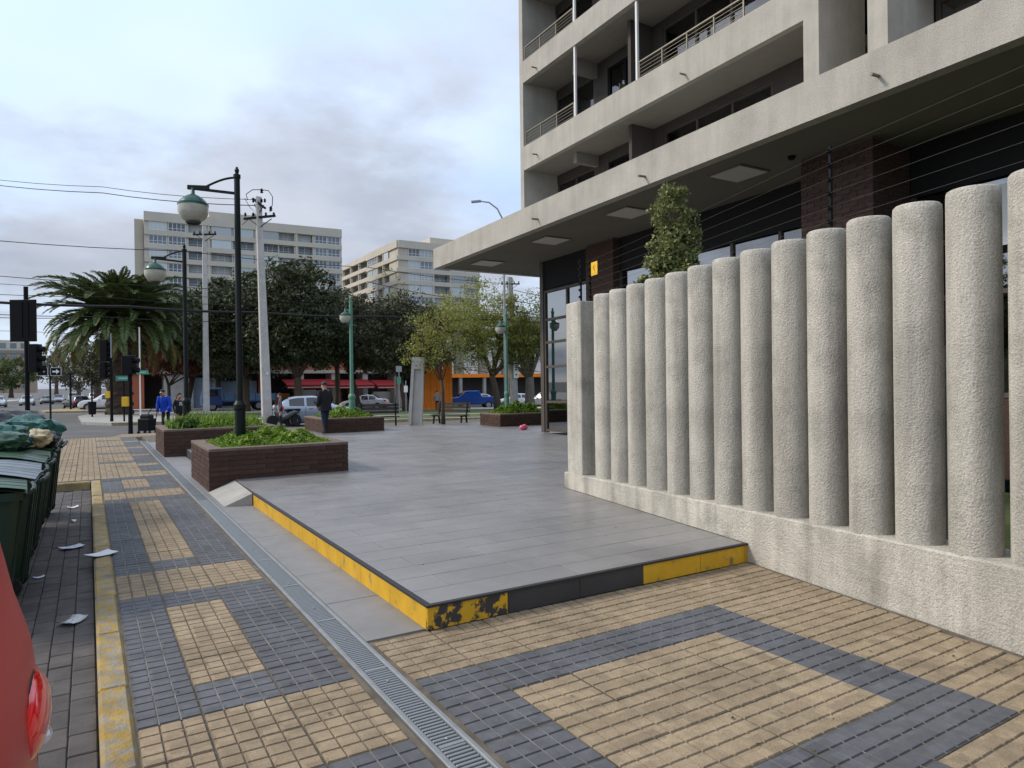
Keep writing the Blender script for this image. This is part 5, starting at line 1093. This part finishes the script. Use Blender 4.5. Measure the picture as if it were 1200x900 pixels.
# ------------------------------------------------------------------ people
def cloth(nm, c): return mat('cloth_'+nm, c, .9, .12, 18, .3, 60)
def person(label, pos, rz, h, top, legs, shoes, lean=0.0, arms=None, stride=.0, jacket=None, hair_long=False, turn=0.0, print_=None):
    t = thing('person', label, 'person', pos, rz); sc = h/1.70
    J = {'pel': (0, 0, .92, .135), 'spi': (0, .005, 1.10, .125), 'che': (0, 0, 1.30, .15), 'nec': (0, -.005, 1.46, .06), 'hea': (0, .02, 1.55, .082), 'hed': (0, .02, 1.63, .092), 'top': (0, .01, 1.685, .055), 'nos': (0, .118, 1.575, .016)}
    E_ = [('pel', 'spi'), ('spi', 'che'), ('che', 'nec'), ('nec', 'hea'), ('hea', 'hed'), ('hed', 'top'), ('hea', 'nos')]; upper = {'spi', 'che', 'nec', 'hea', 'hed', 'top', 'nos'}
    for s_, n in ((-1, 'l'), (1, 'r')):
        a = (arms or {}).get(n, [(.235, -.03, 1.13), (.225, .07, .90)])
        el, wr = a; J['sh'+n] = (s_*.175, 0, 1.40, .068); J['el'+n] = (s_*el[0], el[1], el[2], .047); J['wr'+n] = (s_*wr[0], wr[1], wr[2], .031)
        d = (Vector((s_*wr[0], wr[1], wr[2]))-Vector((s_*el[0], el[1], el[2]))).normalized(); p = Vector((s_*wr[0], wr[1], wr[2]))+d*.07; J['pa'+n] = (*p, .036)
        E_ += [('che', 'sh'+n), ('sh'+n, 'el'+n), ('el'+n, 'wr'+n), ('wr'+n, 'pa'+n)]; upper |= {'sh'+n, 'el'+n, 'wr'+n, 'pa'+n}
        for k in range(4):
            f = p+d*(.075+.012*(k in (1, 2)))+Vector((0, .024*(k-1.5), 0))-Vector((s_*.018, 0, 0)); J['f%d%s' % (k, n)] = (*f, .0095); E_.append(('pa'+n, 'f%d%s' % (k, n))); upper.add('f%d%s' % (k, n))
        f = p+d*.02+Vector((-s_*.02, .055, 0)); J['th'+n] = (*f, .0105); E_.append(('pa'+n, 'th'+n)); upper.add('th'+n)
        sy = stride*s_; J['hi'+n] = (s_*.088, 0, .88, .092); J['kn'+n] = (s_*.095, sy*.55+.025, .49, .062); J['an'+n] = (s_*.095, sy-.03, .09+abs(min(sy, 0))*.25, .044); J['to'+n] = (s_*.105, sy+.13, .045, .038); J['he'+n] = (s_*.095, sy-.07, .045, .035)
        E_ += [('pel', 'hi'+n), ('hi'+n, 'kn'+n), ('kn'+n, 'an'+n), ('an'+n, 'to'+n), ('an'+n, 'he'+n)]
    RX = Matrix.Rotation(-lean, 3, 'X'); pel = Vector((0, 0, .92)); pos_ = {}
    for k, v in J.items():
        p = Vector(v[:3])
        if k in upper: p = pel+RX @ (p-pel)
        if k in ('hea', 'hed', 'top', 'nos') and turn: c = Vector(pos_.get('nec', p)); p = c+Matrix.Rotation(turn, 3, 'Z') @ (p-c)
        pos_[k] = p
    keys = list(J); ix = {k: i for i, k in enumerate(keys)}
    me = bpy.data.meshes.new('body'); me.from_pydata([tuple(pos_[k]*sc) for k in keys], [(ix[a], ix[b]) for a, b in E_], [])
    o = bpy.data.objects.new('body', me); COL.objects.link(o); o.modifiers.new('skin', 'SKIN'); sv = me.skin_vertices[0].data
    for k in keys: sv[ix[k]].radius = (J[k][3]*sc*(1.25 if k in ('pel', 'spi', 'che') else 1), J[k][3]*sc*(.85 if k in ('pel', 'spi', 'che') else 1)); sv[ix[k]].use_root = (k == 'pel')
    sb = o.modifiers.new('sub', 'SUBSURF'); sb.levels = 1; sb.render_levels = 1
    dg = bpy.context.evaluated_depsgraph_get(); em = bpy.data.meshes.new_from_object(o.evaluated_get(dg)); bpy.data.objects.remove(o)
    mats = [M_SKIN, top, legs, shoes]; em.materials.clear()
    for m2 in mats: em.materials.append(m2)
    reg = lambda a: 0 if a[:2] in ('ne', 'no', 'pa', 'th') or a in ('hea', 'hed', 'top') or (a[0] == 'f' and a[1].isdigit()) else (2 if a[:2] in ('hi', 'kn') or a == 'pel' else (3 if a[:2] in ('an', 'to') or (a[:2] == 'he' and len(a) == 3 and a not in ('hea', 'hed')) else 1))
    cent = [(pos_[k]*sc, reg(k)) for k in keys]
    for p in em.polygons:
        c = p.center; p.material_index = min(cent, key=lambda q: (q[0]-c).length_squared)[1]
    em.polygons.foreach_set('use_smooth', [True]*len(em.polygons)); link('body', em, t)
    hd = pos_['hed']*sc; nk = pos_['nec']*sc; ax = (pos_['top']-pos_['hea']).normalized()
    q = (Matrix.Rotation(turn, 3, 'Z') @ RX)
    hm = MB(); rows = []
    for i in range(8):
        v = PI*.5*i/7*(1.12 if not hair_long else 1.2); rows.append([tuple(hd+q @ Vector((.100*sc*math.sin(v)*math.cos(2*PI*j/16), (-.012+.112*math.sin(v)*math.sin(2*PI*j/16)*(1 if math.sin(2*PI*j/16) < 0.2 else .55 if v > .9 else 1))*sc, (.015+.098*math.cos(v))*sc))) for j in range(16)])
    hm.grid(rows, closed=True); obj('hair', hm, M_HAIR, t, smooth=True)
    if hair_long: obj('hair_back', MB().tube([tuple(hd+q @ Vector((0, -.07, .02))*sc), tuple(hd+q @ Vector((0, -.09, -.12))*sc), tuple(hd+q @ Vector((0, -.08, -.26))*sc)], [.09*sc, .08*sc, .04*sc], 10), M_HAIR, t, smooth=True)
    ey = MB()
    for s_ in (-1, 1): ey.lathe([(.003, -.004), (.009, 0), (.003, .004)], 8, tuple(pos_['hea']*sc+q @ Vector((s_*.033, .078, .035))*sc))
    ey.tube([tuple(pos_['hea']*sc+q @ Vector((-.022, .083, -.035))*sc), tuple(pos_['hea']*sc+q @ Vector((.022, .083, -.035))*sc)], .004, 6); obj('face_features', ey, M_HAIR, t)
    if jacket:
        jm, z0, z1, fl = jacket; jk = MB(); rows = []
        for z, rx, ry in ((z0, .205+fl, .155+fl), (z0+.12, .20+fl*.6, .15+fl*.5), (1.05, .195, .145), (1.25, .215, .15), (1.38, .20, .125), (1.44, .12, .085), (z1, .075, .075)):
            c = Vector((0, -.005, z)); c = pel+RX @ (c-pel) if z > .92 else c
            rows.append([tuple((c+(RX if z > .92 else Matrix.Identity(3)) @ Vector((rx*math.cos(2*PI*j/20), ry*math.sin(2*PI*j/20), 0)))*sc) for j in range(20)])
        jk.grid(rows, closed=True)
        for n in 'lr':
            a, b, c = pos_['sh'+n], pos_['el'+n], pos_['wr'+n]; jk.tube([tuple(a.lerp(Vector((0, 0, a.z)), .25)*sc), tuple(a*sc), tuple(a.lerp(b, .5)*sc), tuple(b*sc), tuple(b.lerp(c, .5)*sc), tuple(c*sc)], [.07*sc, .088*sc, .076*sc, .07*sc, .06*sc, .054*sc], 10)
        obj('jacket', jk, jm, t, smooth=True)
    if print_:
        pm = MB()
        for i, (z, w) in enumerate(((1.33, .08), (1.28, .06), (1.23, .09))):
            for k in range(3): pm.box(-w+k*w*.7, -w+k*w*.7+w*.5, .152, .156, z-.018, z+.018)
        pm.map(lambda x, y, z: tuple((pel+RX @ (Vector((x, y, z))-pel))*sc)); obj('shirt_print', pm, M_WHITE, t)
    return t
C_BLK = cloth('black', (.012, .012, .014)); C_JEAN = cloth('jean', (.018, .025, .055)); C_BLUE = cloth('blue', (.008, .055, .42)); C_BRN = cloth('brown', (.03, .022, .022)); C_GRY = cloth('grey', (.22, .21, .19)); C_SHOE = cloth('shoe', (.02, .018, .017)); C_PAT = cloth('pattern', (.12, .11, .12))
person('man in a black jacket and dark jeans walking away beside the green lamp planter', (6.02, 20.55, PZ), rad(15), 1.55, C_BLK, C_JEAN, C_SHOE, lean=.04, stride=.12, jacket=(C_BLK, .78, 1.47, .035), arms={'l': [(.25, -.06, 1.13), (.21, .10, .95)], 'r': [(.25, .02, 1.13), (.22, .14, .93)]})
person('man in a bright blue jacket leaning forward over a luggage trolley', (2.75, 32.2, -.14), rad(150), 1.78, C_BLUE, C_BRN, C_SHOE, lean=.30, stride=.05, jacket=(C_BLUE, .80, 1.47, .03), arms={'l': [(.26, .10, 1.10), (.22, .32, .98)], 'r': [(.27, .05, 1.10), (.20, .28, .92)]}, turn=-.4)
person('dark-haired woman in black with a white printed shirt beside the man in blue', (3.12, 31.0, -.14), rad(205), 1.60, C_BLK, C_BLK, C_SHOE, lean=.05, hair_long=True, jacket=None, print_=True)
person('person in dark patterned clothes standing beside the scooter', (7.6, 33.0, -.14), rad(80), 1.58, C_PAT, C_BLK, C_SHOE, lean=.06)
person('distant person in a grey top in front of the orange structure', (24.5, 51.9, 0.0), rad(-20), 1.62, C_GRY, C_BRN, C_SHOE, lean=.03, stride=.1, jacket=(C_GRY, .85, 1.46, .02))
ty = thing('luggage_trolley', 'black luggage trolley pushed by the man in the blue jacket', 'trolley', (2.1, 31.2, -.14), rad(-40))
obj('frame', MB().tube([(-.2, 0, .12), (-.25, .0, .6), (-.1, .25, 1.02), (.15, .25, 1.02), (.25, 0, .6), (.2, 0, .12)], .018, 6), M_BLACK, ty); obj('basket', MB().box(-.26, .26, -.42, .02, .14, .62, bev=.03), M_BLACK, ty); obj('bag', MB().box(-.22, .22, -.36, -.04, .62, .78, bev=.05), C_BLK, ty)
for sx in (-.24, .24):
    for sy in (-.38, .0): obj('wheel', MB().lathe([(.02, -.02), (.07, -.02), (.07, .02), (.02, .02)], 12), M_RUBBER, ty, (sx, sy, .07), (0, PI/2, 0))

# ------------------------------------------------------------------ far buildings
M_CREAM = mat('cream_render', (.52, .48, .395), .9, .06, .3, streak=.05); M_CREAMD = mat('beige_render', (.46, .42, .33), .9, .06, .3); M_WIN = mat('far_window', (.10, .13, .15), .12, spec=.8, rnd=.5); M_WINL = mat('far_window_blind', (.45, .50, .50), .3, rnd=.3); M_FRAME = mat('white_frame', (.68, .68, .66), .6)
M_RECESS = mat('balcony_recess', (.22, .21, .19), .9)
def facade(t, ox, oy, rz, width, z_top, fh, nfl, bays, fins, par=1.9, z_min=0.0, rec=1.1):
    """floors of windows and balconies hung on local x from (ox,oy), facing local -y"""
    Rm = Matrix.Rotation(rz, 3, 'Z'); O = Vector((ox, oy, 0)); cache = {}
    def place(mb): return mb.map(lambda x, y, z: tuple(Rm @ Vector((x, y, z))+O))
    obj('parapet', place(MB().box(-.003, width, -.35, .3, z_top-par, z_top)), M_CREAM, t)
    for f in fins: obj('fin', place(MB().box(f-.18, f+.18, -.25, 1.0, z_min, z_top-par-.003)), M_CREAM, t)
    def wmesh(w, hh, nx):
        k = (round(w, 2), nx)
        if k not in cache:
            fr = MB(); fr.box(0, w, -.06, .06, 0, .09); fr.box(0, w, -.06, .06, hh-.09, hh)
            for i in range(nx+1): x = (w-.09)*i/nx; fr.box(x, x+.09, -.058, .058, .09, hh-.09)
            if nx > 1: fr.box(.09, w-.09, -.055, .055, hh*.34-.04, hh*.34+.04)
            cache[k] = (fr.mesh('window', M_FRAME), MB().box(.05, w-.05, -.01, .01, .05, hh-.05).mesh('pane', M_WIN), MB().box(.05, w-.05, -.01, .01, .05, hh-.05).mesh('pane', M_WINL))
        return cache[k]
    for i in range(nfl):
        zt = z_top-par-fh*i; zb = zt-fh
        if zb < z_min: break
        obj('floor_band', place(MB().box(0, width, -.30, .25, zb, zb+.95)), M_CREAM, t)
        for kind, a, b, nx in bays:
            hh = fh-.95
            me, pn, pl2 = wmesh(b-a, hh, nx); y = -.10 if kind == 'w' else rec-.08
            p = Rm @ Vector((a, y, 0))+O; o = link('window', me, t, (p.x, p.y, zb+.95), (0, 0, rz)); link('pane', pl2 if random.random() < .38 else pn, o)
        if i == 0 or True:
            prev = 0
            for kind, a, b, nx in bays:
                if a-prev > .05: obj('wall', place(MB().box(prev+.003, a-.003, .0, .3, zb+.953, zt-.003)), M_CREAM, t)
                prev = b
                if kind == 'b' and random.random() < .3: obj('glazing', place(MB().box(a+.05, b-.05, -.2, -.16, zb+.96, zt-.02)), M_WINL, t)
            if width-prev > .05: obj('wall', place(MB().box(prev+.003, width-.003, .0, .3, zb+.953, zt-.003)), M_CREAM, t)
ab = thing('apartment_block', 'long cream apartment block behind the palm and tall lamp', 'building', (9.4, 149.1, 0)); r3 = math.atan2(-2.0, 37.8)
cA = MB().box(0, 37.8, 1.1, 13, -.2, 33.3).map(lambda x, y, z: tuple(Matrix.Rotation(r3, 3, 'Z') @ Vector((x, y, z)))); obj('core', cA, M_RECESS, ab)
def rot3(mb): return mb.map(lambda x, y, z: tuple(Matrix.Rotation(r3, 3, 'Z') @ Vector((x, y, z))))
obj('end_wall', rot3(MB().box(-1.6, -.06, .9, 13, -.2, 33.6)), M_CREAMD, ab); obj('roof_house', rot3(MB().box(11.5, 21.5, .5, 9, 34.6, 36.3)), M_CREAM, ab); obj('roof_slab', rot3(MB().box(0, 37.8, .303, 13, 33.3, 34.6)), M_CREAM, ab)
for x, w in ((6.5, .9), (19.8, 1.0), (26.8, .6), (29.0, 1.1)): obj('roof_vent', rot3(MB().box(x, x+w, 2, 3, 34.6, 35.45 if x < 19 else 36.9 if x < 21 else 35.2)), M_RECESS, ab)
facade(ab, 0, 0, r3, 37.8, 35.0, 2.62, 12, [('w', .8, 3.9, 4), ('w', 4.15, 7.2, 4), ('b', 7.7, 11.0, 2), ('b', 11.8, 15.6, 3), ('b', 15.9, 19.8, 3), ('b', 21.6, 24.6, 3), ('b', 24.8, 27.8, 3), ('b', 28.7, 31.6, 2), ('w', 32.1, 34.6, 3), ('w', 34.8, 37.4, 3)], [11.35, 20.2, 21.1, 28.25], par=1.75, z_min=3)
rbk = thing('apartment_block', 'cream apartment block with a corner beside the canopy edge', 'building', (57.6, 140.8, 0))
obj('core', MB().box(1.1, 20, 1.1, 19.4, -.2, 33), M_RECESS, rbk); obj('corner_wall', MB().box(-.02, 1.75, -.02, 1.75, -.2, 32.9), M_CREAMD, rbk); obj('roof_house', MB().box(9, 18, 3, 10, 34.4, 36.6), M_CREAM, rbk); obj('roof_slab', MB().box(.303, 20, .303, 19.4, 33, 34.4), M_CREAM, rbk); obj('roof_vent', MB().box(1.2, 3.0, 9, 12, 34.4, 35.3), M_RECESS, rbk)
facade(rbk, 0, 0, 0, 20, 34.6, 2.62, 12, [('w', 2.3, 5.0, 3), ('w', 5.2, 8.0, 3), ('b', 8.5, 12.3, 2), ('b', 12.7, 16, 3), ('w', 16.4, 19.5, 3)], [8.25, 12.5], par=1.6, z_min=3)
facade(rbk, 0, 19.4, -PI/2, 19.4, 34.6, 2.62, 12, [('w', .8, 3.6, 2), ('w', 4.0, 7.0, 2), ('b', 7.6, 10.4, 1), ('b', 11.2, 14.2, 1)], [7.3, 10.8], par=1.6, z_min=3)
wg = thing('apartment_block', 'lower receding wing of cream flats left of the corner block', 'building', (58.6, 160.4, 0)); obj('core', MB().box(1.1, 16, .2, 60, -.2, 32.0), M_RECESS, wg); obj('roof_slab', MB().box(.303, 16, .2, 60, 32.0, 32.5), M_CREAM, wg)
facade(wg, 0, 60, -PI/2, 59.8, 33.0, 2.62, 12, [('b', 1+6.4*i, 6.6+6.4*i, 3) for i in range(9)], [.5+6.4*i for i in range(1, 9)], par=1.2, z_min=5)
fbk = thing('apartment_block', 'distant brick-coloured apartment block at the far left down the street', 'building', (-60, 295, 0)); obj('core', MB().box(0, 44, .8, 16, -.2, 14.6), mat('far_brick', (.34, .26, .19), .9, .1, .3), fbk); obj('top_storey', MB().box(2, 42, 1.5, 14, 14.6, 18.2), M_CREAM, fbk)
for i in range(5):
    for k in range(14):
        if k > 8: o = obj('window', MB().box(1+3*k, 2.8+3*k, .72, .82, 1.2+2.7*i, 2.6+2.7*i), M_WIN, fbk)
for k in range(9, 14): obj('window', MB().box(1+3*k, 2.8+3*k, 1.42, 1.52, 15.4, 17.2), M_WIN, fbk)
obj('cornice', MB().box(-.1, 44.1, .5, .9, 13.6, 14.65), M_RECESS, fbk)
# shops behind the trees
M_TERRA = mat('terracotta_wall', (.42, .13, .065), .9, .1, .6); M_AWN = mat('red_awning', (.27, .010, .014), .75, .1, 2); M_ORANGE = mat('orange_paint', (.90, .24, .012), .6, .08, 2); M_SHOPD = mat('shop_dark', (.035, .032, .03), .7); M_GREYP = mat('pilaster_grey', (.28, .26, .21), .9, .1, .6)
sh = thing('shop_row', 'low terracotta shop row with dark openings behind the trees', 'building', (3.5, 77.5, -.1)); obj('upper_wall', MB().box(0, 22, 0, 9, 3.25, 5.2), M_TERRA, sh); obj('cornice', MB().box(-.1, 22.1, -.25, .2, 2.95, 3.24), M_CREAM, sh); obj('back', MB().box(0, 22, 2.2, 9, -.1, 2.94), M_SHOPD, sh)
for x, w, mt in ((0, .9, M_TERRA), (2.2, 2.0, M_CONCL), (5.6, .5, M_CONCL), (9.0, .6, M_TERRA), (12.0, .5, M_CREAM), (14.8, .45, M_CREAM), (17.5, .45, M_CONCL), (20.4, .7, M_CONCL)): obj('pier', MB().box(x, x+w, -.05, 2.19, -.1, 2.94), mt, sh)
obj('shutter', MB().box(2.95, 5.55, .4, .6, -.1, 2.6), mat('shutter_blue_grey', (.28, .36, .44), .6), sh); obj('shutter', MB().box(6.2, 8.9, .6, .8, -.1, 2.3), mat('shutter_blue_grey', (.28, .36, .44), .6), sh)
for i in range(5): obj('display', MB().box(10.0+i*2.2, 11.6+i*2.2, 1.2, 1.9, -.1, 1.1+.3*(i % 2)), (mat('goods_orange', (.5, .2, .05), .8), mat('goods_white', (.6, .58, .52), .8), mat('goods_red', (.4, .03, .03), .8))[i % 3], sh)
for i, (x0, x1, lab) in enumerate(((17.9, 23.2, 'long red awning over the shop behind the walking man'), (23.4, 27.6, 'second red awning, right of the green lamp'), (27.9, 30.4, 'short red awning above the white sedan'))):
    aw = thing('shop_awning', lab, 'awning', (x0, 74.6, .1), 0, 'red shop awnings'); w = x1-x0; obj('canvas', MB().add([(0, 2.78, 2.86), (w, 2.78, 2.86), (w, .2, 2.25), (0, .2, 2.25), (0, .2, 1.85), (w, .2, 1.85), (0, 2.78, 2.83), (w, 2.78, 2.83), (w, .22, 2.22), (0, .22, 2.22)], [(0, 3, 2, 1), (3, 4, 5, 2), (6, 7, 8, 9)]), M_AWN, aw); obj('stripe', MB().box(.1, w-.1, .185, .198, 1.93, 2.02), M_CREAM, aw); obj('arm', MB().obox((.05, .25, 2.2), (.05, 2.7, 1.9), .03, .03), M_STEEL, aw); obj('arm', MB().obox((w-.05, .25, 2.2), (w-.05, 2.7, 1.9), .03, .03), M_STEEL, aw)
og = thing('orange_facade', 'bright orange corrugated kiosk behind the young tree', 'kiosk', (24.65, 55.74, -.02), rad(-18)); ow = MB()
for i in range(11): x = -.1+.27*i; hh = 3.2+.55*math.sin(PI*min(1, (i+1)/7)) if i < 7 else (3.0 if i < 8 else 4.1); obj('panel', MB().box(x, x+.255, -.05+.03*(i % 2), .1, 0, hh), M_ORANGE, og)
obj('body', MB().box(-.1, 2.87, .12, 3, 0, 3.0), M_ORANGE, og)
wb_ = thing('arched_building', 'white panelled commercial building with grey pilasters behind the blue pickup', 'building', (34.0, 73.5, -.1)); obj('back', MB().box(0, 22, 1.2, 9, -.1, 9.0), M_SHOPD, wb_); obj('fascia', MB().box(-.1, 22, -.3, 1.19, 2.75, 3.1), M_ORANGE, wb_)
for i in range(8):
    x = .4+2.7*i; obj('pilaster', MB().box(x-.45, x+.42, -.05, 1.18, 3.103, 7.6), M_GREYP, wb_)
    n = 10; pl2 = [(x+.45, 3.11)]+[(x+2.22, 3.11)]+[(x+1.335+.885*math.cos(PI*k/n), 6.1+.75*math.sin(PI*k/n)) for k in range(n+1)]
    mb = MB(); m_ = len(pl2); mb.add([(a, .35, b) for a, b in pl2]+[(a, .5, b) for a, b in pl2], [tuple(range(m_)), tuple(range(2*m_-1, m_-1, -1))]+[(q, m_+q, m_+(q+1) % m_, (q+1) % m_) for q in range(m_)]); obj('white_panel', mb, M_WHITEP, wb_)
    obj('column', MB().box(x-.15, x+.15, -.2, .1, -.1, 2.74), M_CONC, wb_)
obj('cornice', MB().box(-.1, 22, -.1, 1.19, 7.603, 9.1), M_CREAM, wb_)
sx_ = thing('stone_marker', 'rough grey stone monument left of the leaning concrete stub', 'monument', (25.2, 61.5, -.02)); mk = MB(); rows = []
for z, w in ((0, .75), (.4, .7), (1.2, .55), (1.9, .42), (2.35, .34), (2.55, .15)): rows.append([(w*math.cos(a)*(1+.12*math.sin(a*3+z*4)), w*.7*math.sin(a)*(1+.1*math.cos(a*4+z*3)), z) for a in [2*PI*k/10 for k in range(10)]])
mk.grid(rows, closed=True); mk.add(rows[-1], [tuple(range(10))]); obj('stone', mk, M_CONC, sx_); obj('pedestal', MB().box(-1.0, 1.0, -.7, .7, 0, .22), M_CONC, sx_)

sh.scale = (1.35, 1.1, 1.2); wb_.scale = (1.2, 1.2, 1.2); og.scale = (1.0, 1.0, 1.18)
# settle everything beyond the crossing onto the falling ground
for o in list(COL.objects):
    if o.parent is None and 'category' in o and o.location.y > 27 and o['category'] not in ('cable',) and o.location.y < 145:
        o.location.z += gf(o.location.x, o.location.y)+.14
for o in list(COL.objects):
    if o.parent is None and o.get('category') in ('car', 'van') and o.location.y >= 145: o.location.z += gf(o.location.x, o.location.y)+.14
